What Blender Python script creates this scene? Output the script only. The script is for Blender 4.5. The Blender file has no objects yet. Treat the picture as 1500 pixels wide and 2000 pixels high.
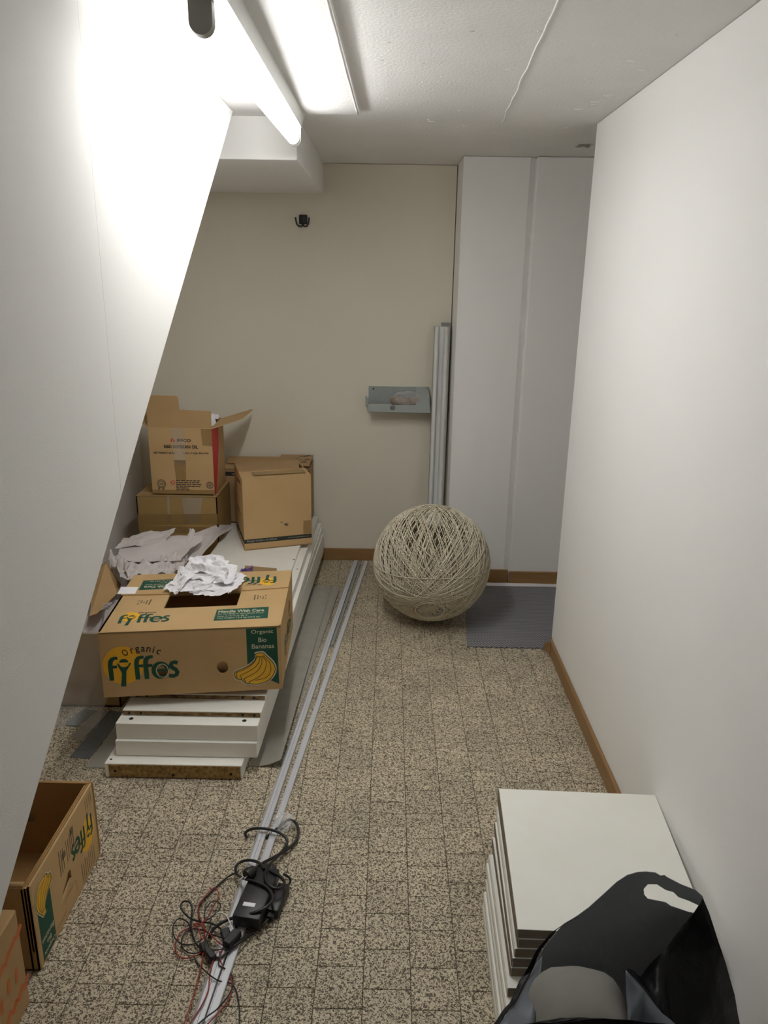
import bpy, bmesh, math, random
from math import sin, cos, pi, radians
from mathutils import Vector, Matrix, noise

# ------------------------------------------------------------ camera, light, exposure
SC = bpy.context.scene
COL = SC.collection
cam_data = bpy.data.cameras.new('camera')
cam_data.sensor_fit = 'VERTICAL'
cam_data.sensor_height = 36.0
cam_data.lens = 36.0 * 1480.0 / 2000.0
cam_data.clip_start = 0.02
cam = bpy.data.objects.new('camera', cam_data)
COL.objects.link(cam)
d = Vector((13.0, 454.0, -1480.0)).normalized()
u = Vector((sin(radians(1.0)), cos(radians(1.0)), 0.0)); u = (u - d * u.dot(d)).normalized()
r = d.cross(u)
rot = Matrix((r, d, u))                       # rows: world x, y, z in camera axes
cam.matrix_world = Matrix.Translation((0, 0, 1.4142)) @ rot.to_4x4()
SC.camera = cam

world = bpy.data.worlds.new('world'); SC.world = world
world.use_nodes = True
world.node_tree.nodes['Background'].inputs[0].default_value = (0.9, 0.93, 1.0, 1)
world.node_tree.nodes['Background'].inputs[1].default_value = 0.0
TUBE_STRENGTH = 24.0
DOWNFILL_WATTS = 7.0  # added fill below the tube, not a fitting of its own
TUBE_COLOR = (1.0, 1.0, 0.985)
SC.view_settings.view_transform = 'Standard'
SC.view_settings.look = 'None'
SC.view_settings.gamma = 1.0
SC.view_settings.use_curve_mapping = False
SC.view_settings.exposure = 0.0
SC.cycles.use_denoising = True
SC.cycles.max_bounces = 14
SC.cycles.diffuse_bounces = 10

# ------------------------------------------------------------ helpers
def lin(c):
    return tuple((x / 12.92 if x <= 0.04045 else ((x + 0.055) / 1.055) ** 2.4) for x in c)

def s8(r_, g_, b_):
    return lin((r_ / 255, g_ / 255, b_ / 255))

def material(name, col, rough=0.6, metal=0.0, col2=None, nscale=40.0, nmix=0.5, bump=None, spec=0.5, aniso=None, rand=0.0, coords='Object'):
    m = bpy.data.materials.new(name); m.use_nodes = True
    nt = m.node_tree; p = nt.nodes['Principled BSDF']
    p.inputs['Base Color'].default_value = (*col, 1)
    p.inputs['Roughness'].default_value = rough
    p.inputs['Metallic'].default_value = metal
    p.inputs['Specular IOR Level'].default_value = spec
    tc = nt.nodes.new('ShaderNodeTexCoord')
    vec = tc.outputs[coords]
    if aniso:
        mp = nt.nodes.new('ShaderNodeMapping'); mp.inputs['Scale'].default_value = aniso
        nt.links.new(vec, mp.inputs['Vector']); vec = mp.outputs['Vector']
    last = None
    if col2 is not None:
        n = nt.nodes.new('ShaderNodeTexNoise'); n.inputs['Scale'].default_value = nscale; n.inputs['Detail'].default_value = 5
        nt.links.new(vec, n.inputs['Vector'])
        rp = nt.nodes.new('ShaderNodeValToRGB')
        rp.color_ramp.elements[0].position = 0.5 - nmix / 2; rp.color_ramp.elements[1].position = 0.5 + nmix / 2
        rp.color_ramp.elements[0].color = (*col, 1); rp.color_ramp.elements[1].color = (*col2, 1)
        nt.links.new(n.outputs['Fac'], rp.inputs['Fac']); last = rp.outputs['Color']
    if rand:
        oi = nt.nodes.new('ShaderNodeObjectInfo'); hs = nt.nodes.new('ShaderNodeHueSaturation')
        mr = nt.nodes.new('ShaderNodeMapRange'); mr.inputs['To Min'].default_value = 1 - rand; mr.inputs['To Max'].default_value = 1 + rand
        nt.links.new(oi.outputs['Random'], mr.inputs['Value']); nt.links.new(mr.outputs['Result'], hs.inputs['Value'])
        if last: nt.links.new(last, hs.inputs['Color'])
        else: hs.inputs['Color'].default_value = (*col, 1)
        last = hs.outputs['Color']
    if last: nt.links.new(last, p.inputs['Base Color'])
    if bump:
        b = nt.nodes.new('ShaderNodeBump'); b.inputs['Strength'].default_value = bump[1]; b.inputs['Distance'].default_value = bump[2]
        n2 = nt.nodes.new('ShaderNodeTexNoise'); n2.inputs['Scale'].default_value = bump[0]; n2.inputs['Detail'].default_value = 4
        nt.links.new(vec, n2.inputs['Vector']); nt.links.new(n2.outputs['Fac'], b.inputs['Height'])
        nt.links.new(b.outputs['Normal'], p.inputs['Normal'])
    return m

def plain(name, col, rough=0.6, metal=0.0, spec=0.5):
    return material(name, col, rough, metal, spec=spec, col2=tuple(min(1, c * 1.06) for c in col), nscale=60)

class B:
    """collects shapes into one mesh"""
    def __init__(s): s.bm = bmesh.new()
    def box(s, lo, hi, bev=0.0, M=None, seg=1):
        r_ = bmesh.ops.create_cube(s.bm, size=1.0); vs = r_['verts']
        for v in vs:
            v.co = Vector([lo[i] + (v.co[i] + 0.5) * (hi[i] - lo[i]) for i in range(3)])
        if bev:
            es = list({e for v in vs for e in v.link_edges})
            o = bmesh.ops.bevel(s.bm, geom=es, offset=bev, segments=seg, affect='EDGES', profile=0.5)
            vs = list({v for f in o['faces'] for v in f.verts} | {v for v in vs if v.is_valid})
        if M is not None:
            for v in vs: v.co = M @ v.co
        return s
    def prism(s, pts, t):
        """polygon of 3D points given a thickness t along its normal (towards -normal)"""
        P = [Vector(p) for p in pts]; n = Vector((0, 0, 0))
        for i in range(len(P)):
            a, b = P[i], P[(i + 1) % len(P)]
            n += Vector(((a.y - b.y) * (a.z + b.z), (a.z - b.z) * (a.x + b.x), (a.x - b.x) * (a.y + b.y)))
        n.normalize()
        top = [s.bm.verts.new(p) for p in P]; bot = [s.bm.verts.new(p - n * t) for p in P]
        s.bm.faces.new(top); s.bm.faces.new(bot[::-1])
        for i in range(len(P)):
            j = (i + 1) % len(P)
            s.bm.faces.new((top[j], top[i], bot[i], bot[j]))
        return s
    def tube(s, path, rad, seg=8, cap=True, closed=False):
        P = [Vector(p) for p in path]; n = len(P); rings = []
        up = Vector((0, 0, 1)); prev = None
        for i in range(n):
            if closed: t = P[(i + 1) % n] - P[i - 1]
            else: t = P[min(i + 1, n - 1)] - P[max(i - 1, 0)]
            if t.length < 1e-9: t = Vector((1, 0, 0))
            t.normalize()
            if prev is None:
                a = up if abs(t.dot(up)) < 0.95 else Vector((1, 0, 0))
                prev = (a - t * a.dot(t)).normalized()
            else:
                prev = prev - t * prev.dot(t)
                prev = prev.normalized() if prev.length > 1e-6 else t.orthogonal().normalized()
            b = t.cross(prev); rr = rad[i] if isinstance(rad, (list, tuple)) else rad
            rings.append([s.bm.verts.new(P[i] + (prev * cos(2 * pi * k / seg) + b * sin(2 * pi * k / seg)) * rr) for k in range(seg)])
        for i in range(n if closed else n - 1):
            A, C_ = rings[i], rings[(i + 1) % n]
            for k in range(seg):
                s.bm.faces.new((A[k], A[(k + 1) % seg], C_[(k + 1) % seg], C_[k]))
        if cap and not closed:
            s.bm.faces.new(rings[0][::-1]); s.bm.faces.new(rings[-1])
        return s
    def ball(s, c, r3, sub=3, fn=None):
        o = bmesh.ops.create_icosphere(s.bm, subdivisions=sub, radius=1.0)
        for v in o['verts']:
            k = fn(v.co.copy()) if fn else 1.0
            v.co = Vector((c[0] + v.co.x * r3[0] * k, c[1] + v.co.y * r3[1] * k, c[2] + v.co.z * r3[2] * k))
        return s
    def disc(s, c, rad, h, axis='z', seg=16, r2=None):
        M = {'z': Matrix.Identity(4), 'y': Matrix.Rotation(pi / 2, 4, 'X'), 'x': Matrix.Rotation(pi / 2, 4, 'Y')}[axis]
        bmesh.ops.create_cone(s.bm, cap_ends=True, segments=seg, radius1=rad, radius2=rad if r2 is None else r2, depth=h,
                              matrix=Matrix.Translation(c) @ M)
        return s
    def grid(s, nu, nv, fn, thick=0.0):
        V = [[s.bm.verts.new(fn(i / nu, j / nv)) for j in range(nv + 1)] for i in range(nu + 1)]
        fs = [s.bm.faces.new((V[i][j], V[i + 1][j], V[i + 1][j + 1], V[i][j + 1])) for i in range(nu) for j in range(nv)]
        if thick:
            s.bm.normal_update()
            o = bmesh.ops.solidify(s.bm, geom=fs, thickness=thick)
        return s
    def mesh(s, data, M=None):
        me = data; base = len(s.bm.verts)
        vs = [s.bm.verts.new((M @ v.co) if M else v.co) for v in me.vertices]
        for p in me.polygons:
            try: s.bm.faces.new([vs[i] for i in p.vertices])
            except ValueError: pass
        return s
    def obj(s, name, mat, parent=None, smooth=False, recalc=True, **kw):
        if recalc: bmesh.ops.recalc_face_normals(s.bm, faces=s.bm.faces[:])
        me = bpy.data.meshes.new(name); s.bm.to_mesh(me); s.bm.free()
        me.materials.append(mat)
        if smooth:
            me.polygons.foreach_set('use_smooth', [True] * len(me.polygons))
            if smooth != 'all':
                try: me.set_sharp_from_angle(angle=radians(38))
                except Exception: pass
        o = bpy.data.objects.new(name, me); COL.objects.link(o)
        attach(o, parent)
        for k, v in kw.items(): o[k] = v
        return o

def attach(o, parent):
    if parent is not None:
        o.parent = parent
        q, mi = parent, Matrix.Identity(4)
        o.matrix_parent_inverse = (world_of(parent)).inverted()

def world_of(o):
    M = o.matrix_basis.copy()
    if o.parent is not None: M = world_of(o.parent) @ o.matrix_parent_inverse @ M
    return M

def thing(name, label, cat, loc, group=None):
    o = bpy.data.objects.new(name, None); COL.objects.link(o); o.location = loc; o.empty_display_size = 0.05
    o['label'] = label; o['category'] = cat
    if group: o['group'] = group
    return o

def tag(o, label, cat, group=None):
    o['label'] = label; o['category'] = cat
    if group: o['group'] = group
    return o

def struct(b, name, mat, smooth=False):
    return b.obj(name, mat, None, smooth, kind='structure')

def smoothpath(pts, k=6):
    P = [Vector(p) for p in pts]; out = []
    for i in range(len(P) - 1):
        p0, p1, p2, p3 = P[max(i - 1, 0)], P[i], P[i + 1], P[min(i + 2, len(P) - 1)]
        for j in range(k):
            t = j / k
            out.append(0.5 * ((2 * p1) + (p2 - p0) * t + (2 * p0 - 5 * p1 + 4 * p2 - p3) * t * t + (3 * p1 - p0 - 3 * p2 + p3) * t ** 3))
    out.append(P[-1]); return out

def shape2d(loops, t=0.0):
    """flat sheet from 2D loops (first outer, others holes) with thickness t"""
    cu = bpy.data.curves.new('shape', 'CURVE'); cu.dimensions = '2D'; cu.fill_mode = 'BOTH' ; cu.extrude = t / 2
    for lp in loops:
        sp = cu.splines.new('POLY'); sp.points.add(len(lp) - 1); sp.use_cyclic_u = True
        for k, p in enumerate(lp): sp.points[k].co = (p[0], p[1], 0, 1)
    o = bpy.data.objects.new('shape', cu); me = bpy.data.meshes.new_from_object(o)
    bpy.data.objects.remove(o); bpy.data.curves.remove(cu)
    return me

def text2d(body, bold=0.0, spacing=1.0, shear=0.0):
    cu = bpy.data.curves.new('lettering', 'FONT'); cu.body = body; cu.size = 1.0; cu.offset = bold
    cu.space_character = spacing; cu.shear = shear; cu.resolution_u = 3
    o = bpy.data.objects.new('lettering', cu); me = bpy.data.meshes.new_from_object(o)
    bpy.data.objects.remove(o); bpy.data.curves.remove(cu)
    return me

def letters(M, parent, mat, items, w=0.0006):
    for s_, bx_, bo in items:
        t_ = text2d(s_, bo); b = B(); b.mesh(t_, lift(M, w) @ fit(t_, *bx_)); b.obj('lettering', mat, parent)

def fit(me, u0, v0, u1, v1):
    """matrix that fits a flat mesh to a rectangle"""
    xs = [v.co.x for v in me.vertices]; ys = [v.co.y for v in me.vertices]
    a, b = min(xs), max(xs); c, e = min(ys), max(ys)
    sx = (u1 - u0) / (b - a); sy = (v1 - v0) / (e - c)
    return Matrix(((sx, 0, 0, u0 - a * sx), (0, sy, 0, v0 - c * sy), (0, 0, 1, 0), (0, 0, 0, 1)))

def frame(o, ex, ey):
    ex = Vector(ex).normalized(); ey = Vector(ey); ey = (ey - ex * ey.dot(ex)).normalized(); ez = ex.cross(ey)
    return Matrix(((ex.x, ey.x, ez.x, o[0]), (ex.y, ey.y, ez.y, o[1]), (ex.z, ey.z, ez.z, o[2]), (0, 0, 0, 1)))

def lift(M, w): return M @ Matrix.Translation((0, 0, w))

def stroke(pts, w):
    """outline of a flat stroke along 2D points"""
    P = [Vector((p[0], p[1])) for p in pts]; L, R = [], []
    for i in range(len(P)):
        t = (P[min(i + 1, len(P) - 1)] - P[max(i - 1, 0)]).normalized(); n = Vector((-t.y, t.x))
        ww = w[i] if isinstance(w, (list, tuple)) else w
        L.append(P[i] + n * ww / 2); R.append(P[i] - n * ww / 2)
    return L + R[::-1]

def arc(cx, cy, rx, ry, a0, a1, n=20):
    return [(cx + rx * cos(radians(a0 + (a1 - a0) * k / n)), cy + ry * sin(radians(a0 + (a1 - a0) * k / n))) for k in range(n + 1)]

def folds(seed, n, amp, lo=2.0, hi=9.0):
    rg = random.Random(seed); F = []
    for k in range(n):
        a = rg.uniform(0, pi); f = rg.uniform(lo, hi)
        F.append((cos(a) * f, sin(a) * f, rg.uniform(0, 1), amp * rg.uniform(0.4, 1) * lo / f * 1.6))
    def h(x, y):
        z = 0
        for a, b, c, m in F:
            t = a * x + b * y + c; t = t - math.floor(t)
            z += m * (abs(2 * t - 1) - 0.5)
        return z
    return h

def crumpled_sheet(b, c4, n, seed, amp, nf=9, lo=1.0, hi=6.0, jag=0.012, z0=0.0):
    h = folds(seed, nf, amp, lo, hi); h2 = folds(seed + 7, nf, amp * 0.6, lo, hi)
    A, Bq, Cq, D = [Vector(p) for p in c4]
    nrm = (Bq - A).cross(D - A).normalized()
    def fn(s_, t_):
        p = A * (1 - s_) * (1 - t_) + Bq * s_ * (1 - t_) + Cq * s_ * t_ + D * (1 - s_) * t_
        e = noise.noise(Vector((s_ * 7 + seed, t_ * 7, seed * 0.3))) * jag
        q = p + nrm * h(s_ * 1.3, t_ * 1.3) + (Bq - A).normalized() * (h2(t_, s_) * 0.25 + e) + (D - A).normalized() * e
        q.z = max(q.z, z0)
        return q
    b.grid(n, n, fn)
    return b

# ------------------------------------------------------------ materials
def wall_paint(name, c, bump=0.12):
    return material(name, c, 0.75, col2=tuple(x * 0.965 for x in c), nscale=3.0, nmix=0.9, bump=(420, bump, 0.002), spec=0.25)
M_WHITE = wall_paint('white_wall_paint', s8(239, 238, 236))
M_CREAM = wall_paint('cream_wall_paint', s8(226, 221, 206))
M_WHITE_L = wall_paint('white_board_paint', s8(228, 227, 224))
M_CEIL = material('ceiling_paint', s8(234, 233, 231), 0.85, col2=s8(228, 227, 225), nscale=5, bump=(130, 0.35, 0.004), spec=0.2)
M_DARK = plain('dark_gap', (0.01, 0.01, 0.01), 0.9)
M_PLASTER = material('raw_plaster', s8(190, 186, 176), 0.9, col2=s8(120, 112, 98), nscale=90, bump=(200, 0.8, 0.004))
M_WOOD = material('brown_wood', s8(158, 122, 78), 0.45, col2=s8(134, 100, 60), nscale=6, nmix=0.7, aniso=(1.2, 1.2, 26), bump=(60, 0.08, 0.001))
M_WOODR = material('brown_wood_long', s8(152, 117, 74), 0.5, col2=s8(132, 99, 60), nscale=6, nmix=0.7, aniso=(20, 0.8, 26), bump=(60, 0.08, 0.001))
M_BOUNCE_DARK = material('dark_bounce_cut', s8(70, 50, 36), 0.5, col2=s8(56, 40, 28), nscale=6, aniso=(20, 1, 1.2))  # invented dark finish for the unseen front wall, absorbs bounce light
M_GROUT = plain('floor_joint', s8(88, 78, 62), 0.9)
M_MELA = material('white_melamine', s8(240, 239, 232), 0.45, col2=s8(235, 234, 226), nscale=12, spec=0.4)
M_MELA_SIDE = material('white_melamine_edge', s8(232, 229, 218), 0.5, col2=s8(222, 219, 207), nscale=30, spec=0.4)
M_BROWN_EDGE = material('raw_board_edge', s8(134, 120, 100), 0.8, col2=s8(104, 92, 75), nscale=30, nmix=0.6, aniso=(1, 1, 8), bump=(150, 0.3, 0.001))
M_CHIP = material('chipboard', s8(176, 146, 92), 0.85, col2=s8(120, 92, 50), nscale=75, nmix=0.35, bump=(160, 0.6, 0.002))
M_CHIP_D = material('dark_chipboard', s8(150, 122, 78), 0.85, col2=s8(84, 62, 34), nscale=85, nmix=0.3, aniso=(0.6, 1, 1.6), bump=(160, 0.6, 0.002))
def card(name, c, c2):
    return material(name, c, 0.8, col2=c2, nscale=7, nmix=0.8, bump=(160, 0.12, 0.001), spec=0.25)
M_CARD = card('cardboard', s8(194, 163, 118), s8(182, 150, 104))
M_CARD_D = card('brown_cardboard', s8(182, 151, 108), s8(168, 137, 94))
M_CARD_B = card('grey_brown_cardboard', s8(176, 146, 108), s8(160, 132, 94))
M_CARD_IN = card('cardboard_inside', s8(168, 132, 84), s8(156, 120, 74))
M_CARD_DK = card('taped_cardboard', s8(166, 138, 90), s8(148, 120, 72))
M_GREEN = plain('green_print', s8(20, 74, 56), 0.7)
M_YELLOW = plain('yellow_print', s8(226, 170, 40), 0.7)
M_BANANA = plain('banana_print', s8(222, 172, 48), 0.7)
M_BLACKP = plain('black_print', s8(34, 32, 30), 0.7)
M_GREYP = plain('grey_print', s8(98, 84, 62), 0.8)
M_CREAMP = plain('cream_print', s8(205, 198, 170), 0.7)
M_RED = plain('red_print', s8(190, 46, 46), 0.65)
M_ORANGE = plain('orange_print', s8(196, 106, 58), 0.75)
M_DKGREEN = plain('dark_band_print', s8(38, 44, 40), 0.7)
M_STICK = plain('white_label', s8(236, 234, 238), 0.6)
M_PAPER = material('wrapping_paper', s8(206, 200, 198), 0.85, col2=s8(196, 188, 186), nscale=9, bump=(45, 0.3, 0.003), spec=0.2)
M_PAPERW = material('white_paper', s8(238, 236, 238), 0.85, col2=s8(228, 226, 230), nscale=12, bump=(70, 0.35, 0.002), spec=0.2)
M_BLACK = material('black_plastic', (0.012, 0.012, 0.013), 0.45, col2=(0.018, 0.018, 0.019), nscale=50, bump=(300, 0.1, 0.001))
M_CABLE = plain('black_cable', (0.012, 0.012, 0.013), 0.4)
M_REDW = plain('red_wire', s8(150, 44, 34), 0.45)
M_WHITEW = plain('white_wire', s8(226, 224, 216), 0.45)
M_STEEL = material('steel', (0.6, 0.6, 0.6), 0.3, 1.0, col2=(0.5, 0.5, 0.5))
M_ALU = material('silver_profile', s8(214, 216, 220), 0.38, 0.25, col2=s8(204, 206, 212), nscale=30, aniso=(40, 1, 40))
M_ALU_D = material('grey_profile', s8(168, 170, 172), 0.4, 0.4, col2=s8(158, 160, 162), nscale=30, aniso=(40, 1, 40))
M_PVC = material('grey_pvc', s8(226, 228, 226), 0.35, 0.0, col2=s8(198, 199, 198), nscale=20, aniso=(1, 1, 0.2))
M_PVC_D = material('grey_pvc_dark', s8(150, 150, 145), 0.5, 0.0, col2=s8(140, 140, 135), nscale=20)
M_FELT = material('grey_underlay', s8(156, 152, 143), 0.85, col2=s8(146, 142, 132), nscale=20, bump=(260, 0.25, 0.001))
M_FELT_B = material('blue_grey_underlay', s8(112, 114, 114), 0.85, col2=s8(96, 98, 98), nscale=60, bump=(300, 0.3, 0.001))
M_TRAY = material('grey_shelf_plastic', s8(160, 166, 164), 0.5, col2=s8(150, 157, 155), nscale=14, bump=(500, 0.1, 0.0005))
M_LAMPW = plain('lamp_white', s8(226, 226, 224), 0.4)
M_LAMP_BACKLIT = plain('lamp_backlit_grey', s8(120, 118, 112), 0.5)  # backlit look of the near lampholder, painted as grey
M_STRING = material('cream_string', s8(226, 218, 198), 0.85, col2=s8(206, 196, 172), nscale=300, spec=0.2)
M_BAGOUT = material('black_bag', (0.004, 0.004, 0.005), 0.42, col2=(0.006, 0.006, 0.007), nscale=8, bump=(22, 0.5, 0.01), spec=0.2)
M_BAG_SHEEN = material('bag_lining_sheen', s8(152, 159, 168), 0.42, col2=s8(134, 141, 150), nscale=5, nmix=0.8, bump=(16, 0.5, 0.008))  # grey inside of the bag, lightened to paint in its gloss
M_CUSHION = material('grey_fabric', s8(134, 132, 126), 0.9, col2=s8(126, 124, 118), nscale=6, bump=(600, 0.2, 0.001))
M_PURPLE = plain('purple_film', s8(134, 108, 168), 0.5)
M_FOOD = material('brown_lumps', s8(172, 154, 134), 0.7, col2=s8(112, 96, 80), nscale=40, nmix=0.5, bump=(60, 0.5, 0.004))

def film(name, tint=(0.9, 0.93, 0.95), opac=0.16, rough=0.18):
    m = bpy.data.materials.new(name); m.use_nodes = True; nt = m.node_tree
    out = nt.nodes['Material Output']; p = nt.nodes['Principled BSDF']
    p.inputs['Base Color'].default_value = (*tint, 1); p.inputs['Roughness'].default_value = rough
    tr = nt.nodes.new('ShaderNodeBsdfTransparent'); mx = nt.nodes.new('ShaderNodeMixShader')
    lw = nt.nodes.new('ShaderNodeLayerWeight'); lw.inputs['Blend'].default_value = 0.25
    mr = nt.nodes.new('ShaderNodeMapRange'); mr.inputs['To Min'].default_value = opac; mr.inputs['To Max'].default_value = min(1, opac + 0.45)
    n = nt.nodes.new('ShaderNodeTexNoise'); n.inputs['Scale'].default_value = 30
    bp = nt.nodes.new('ShaderNodeBump'); bp.inputs['Strength'].default_value = 0.4; bp.inputs['Distance'].default_value = 0.004
    nt.links.new(n.outputs['Fac'], bp.inputs['Height']); nt.links.new(bp.outputs['Normal'], p.inputs['Normal'])
    nt.links.new(lw.outputs['Facing'], mr.inputs['Value']); nt.links.new(mr.outputs['Result'], mx.inputs['Fac'])
    nt.links.new(tr.outputs[0], mx.inputs[1]); nt.links.new(p.outputs[0], mx.inputs[2]); nt.links.new(mx.outputs[0], out.inputs['Surface'])
    return m
M_FILM = film('clear_film')
M_TAPE = film('packing_tape', s8(170, 138, 84), 0.5, 0.2)
M_TAPEC = film('clear_tape', (0.8, 0.78, 0.72), 0.2, 0.25)

def emission(name, col, st):
    m = bpy.data.materials.new(name); m.use_nodes = True; nt = m.node_tree
    p = nt.nodes['Principled BSDF']; p.inputs['Base Color'].default_value = (0.9, 0.9, 0.9, 1)
    p.inputs['Emission Color'].default_value = (*col, 1); p.inputs['Emission Strength'].default_value = st
    return m
M_TUBE = emission('tube_light', TUBE_COLOR, TUBE_STRENGTH)

def floor_material():
    m = bpy.data.materials.new('speckled_tile'); m.use_nodes = True; nt = m.node_tree; N, L = nt.nodes, nt.links
    p = N['Principled BSDF']; p.inputs['Roughness'].default_value = 0.62; p.inputs['Specular IOR Level'].default_value = 0.3
    g = N.new('ShaderNodeNewGeometry'); oi = N.new('ShaderNodeObjectInfo')
    sc = N.new('ShaderNodeVectorMath'); sc.operation = 'SCALE'; sc.inputs[0].default_value = (3.7, 9.1, 5.3)
    L.new(oi.outputs['Random'], sc.inputs['Scale'])
    ad = N.new('ShaderNodeVectorMath'); ad.operation = 'ADD'; L.new(g.outputs['Position'], ad.inputs[0]); L.new(sc.outputs[0], ad.inputs[1])
    n1 = N.new('ShaderNodeTexNoise'); n1.inputs['Scale'].default_value = 225; n1.inputs['Detail'].default_value = 1.0; n1.inputs['Distortion'].default_value = 1.1
    L.new(ad.outputs[0], n1.inputs['Vector'])
    rp = N.new('ShaderNodeValToRGB'); e = rp.color_ramp.elements
    e[0].position = 0.43; e[0].color = (*s8(92, 82, 67), 1); e[1].position = 0.54; e[1].color = (*s8(205, 193, 168), 1)
    L.new(n1.outputs['Fac'], rp.inputs['Fac'])
    n2 = N.new('ShaderNodeTexNoise'); n2.inputs['Scale'].default_value = 5.0; n2.inputs['Detail'].default_value = 4
    L.new(g.outputs['Position'], n2.inputs['Vector'])
    mr = N.new('ShaderNodeMapRange'); mr.inputs['From Min'].default_value = 0.3; mr.inputs['From Max'].default_value = 0.7
    mr.inputs['To Min'].default_value = 0.88; mr.inputs['To Max'].default_value = 1.08; L.new(n2.outputs['Fac'], mr.inputs['Value'])
    m2 = N.new('ShaderNodeMapRange'); m2.inputs['To Min'].default_value = 0.93; m2.inputs['To Max'].default_value = 1.07
    L.new(oi.outputs['Random'], m2.inputs['Value'])
    mu = N.new('ShaderNodeMath'); mu.operation = 'MULTIPLY'; L.new(mr.outputs[0], mu.inputs[0]); L.new(m2.outputs[0], mu.inputs[1])
    hs = N.new('ShaderNodeHueSaturation'); L.new(rp.outputs[0], hs.inputs['Color']); L.new(mu.outputs[0], hs.inputs['Value'])
    L.new(hs.outputs[0], p.inputs['Base Color'])
    b = N.new('ShaderNodeBump'); b.inputs['Strength'].default_value = 0.25; b.inputs['Distance'].default_value = 0.001
    L.new(n1.outputs['Fac'], b.inputs['Height']); L.new(b.outputs[0], p.inputs['Normal'])
    return m
M_TILE = floor_material()

def mat_material():
    m = bpy.data.materials.new('grey_ribbed_mat'); m.use_nodes = True; nt = m.node_tree; N, L = nt.nodes, nt.links
    p = N['Principled BSDF']; p.inputs['Roughness'].default_value = 0.75
    tc = N.new('ShaderNodeTexCoord'); w = N.new('ShaderNodeTexWave'); w.bands_direction = 'Y'
    w.inputs['Scale'].default_value = 22; w.inputs['Distortion'].default_value = 0.0
    w2 = N.new('ShaderNodeTexWave'); w2.bands_direction = 'X'; w2.wave_profile = 'TRI'; w2.inputs['Scale'].default_value = 26
    L.new(tc.outputs['Object'], w2.inputs['Vector'])
    mu = N.new('ShaderNodeMath'); mu.operation = 'MULTIPLY'; mu.inputs[1].default_value = 4.5; L.new(w2.outputs['Fac'], mu.inputs[0])
    L.new(mu.outputs[0], w.inputs['Phase Offset']); L.new(tc.outputs['Object'], w.inputs['Vector'])
    rp = N.new('ShaderNodeValToRGB'); rp.color_ramp.elements[0].color = (*s8(74, 74, 76), 1); rp.color_ramp.elements[1].color = (*s8(156, 156, 160), 1)
    L.new(w.outputs['Fac'], rp.inputs['Fac']); L.new(rp.outputs[0], p.inputs['Base Color'])
    b = N.new('ShaderNodeBump'); b.inputs['Strength'].default_value = 0.6; b.inputs['Distance'].default_value = 0.002
    L.new(w.outputs['Fac'], b.inputs['Height']); L.new(b.outputs[0], p.inputs['Normal'])
    return m
M_MAT = mat_material()

# ------------------------------------------------------------ room
CEIL = 1.915
XL, XR, YB = -0.505, 0.667, 3.745
floor = struct(B().box((-1.4, -1.4, -0.06), (2.0, 3.95, -0.0035)), 'floor', M_GROUT)
TX, TY = 0.1, 0.0988
tb = B().box((-TX / 2 + 0.0007, -TY / 2 + 0.0007, -0.006), (TX / 2 - 0.0007, TY / 2 - 0.0007, 0.0), 0.0006)
tile_mesh_obj = tb.obj('tile', M_TILE)
tile_mesh = tile_mesh_obj.data
bpy.data.objects.remove(tile_mesh_obj)
spots = []
for i in range(-14, 20):
    for j in range(-28, 24):
        x = 0.018 + TX * i
        y = 1.6134 + TY * (j + 0.5) + (TY * 0.54 if i % 2 else 0.0)
        if x < -1.35 or x > 1.9 or y > 3.86 or y < -1.35: continue
        hid = (x < -0.45 and y > 2.0) or (x > 0.24 and y < 1.52) or (x > 0.69) or y < 1.06 or (x > 0.38 and y > 2.8) or (x < -0.76 and y < 1.95) or (x < -0.62 and y < 1.2) \
            or (-0.36 < x and y > 1.9 and x < -0.3 + 0.06 * (y - 1.9) and y < 3.3) or (x > 0.72)
        spots.append((hid, x * x + y * y, x, y))
spots.sort()
rest = B()
for k, (hid, q, x, y) in enumerate(spots):
    if k < 300 and not hid:
        o = bpy.data.objects.new('tile', tile_mesh); COL.objects.link(o); o.location = (x, y, 0); attach(o, floor)
        o.location = (x, y, random.Random(k).uniform(-0.0003, 0.0))
    else:
        rest.mesh(tile_mesh, Matrix.Translation((x, y, 0)))
rest.obj('remaining_tiles', M_TILE, floor, kind='stuff')

# ceiling with a broken-out hole near the far right corner
HX0, HX1, HY0, HY1 = 0.705, 0.762, 3.15, 3.235
cb = B()
cb.box((-1.4, -1.4, CEIL), (HX0, 3.95, CEIL + 0.08)); cb.box((HX1, -1.4, CEIL), (2.0, 3.95, CEIL + 0.08))
cb.box((HX0, -1.4, CEIL), (HX1, HY0, CEIL + 0.08)); cb.box((HX0, HY1, CEIL), (HX1, 3.95, CEIL + 0.08))
cb.box((HX0, HY0, CEIL + 0.05), (HX1, HY1, CEIL + 0.08))
ceiling = struct(cb, 'ceiling', M_CEIL)
rg = random.Random(4)
hb = B()
for k in range(9):
    hb.ball((rg.uniform(HX0, HX1), rg.choice((HY0, HY1)) + rg.uniform(-0.006, 0.006), CEIL + rg.uniform(0.002, 0.02)), (rg.uniform(0.005, 0.012),) * 3, 1)
hb.prism([(HX0 - 0.002, HY0, CEIL - 0.0005), (HX0 + 0.03, HY0 - 0.002, CEIL - 0.0005), (HX0, HY0 + 0.05, CEIL - 0.0005)], 0.004)
hb.obj('broken_plaster', M_PLASTER, ceiling)
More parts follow.
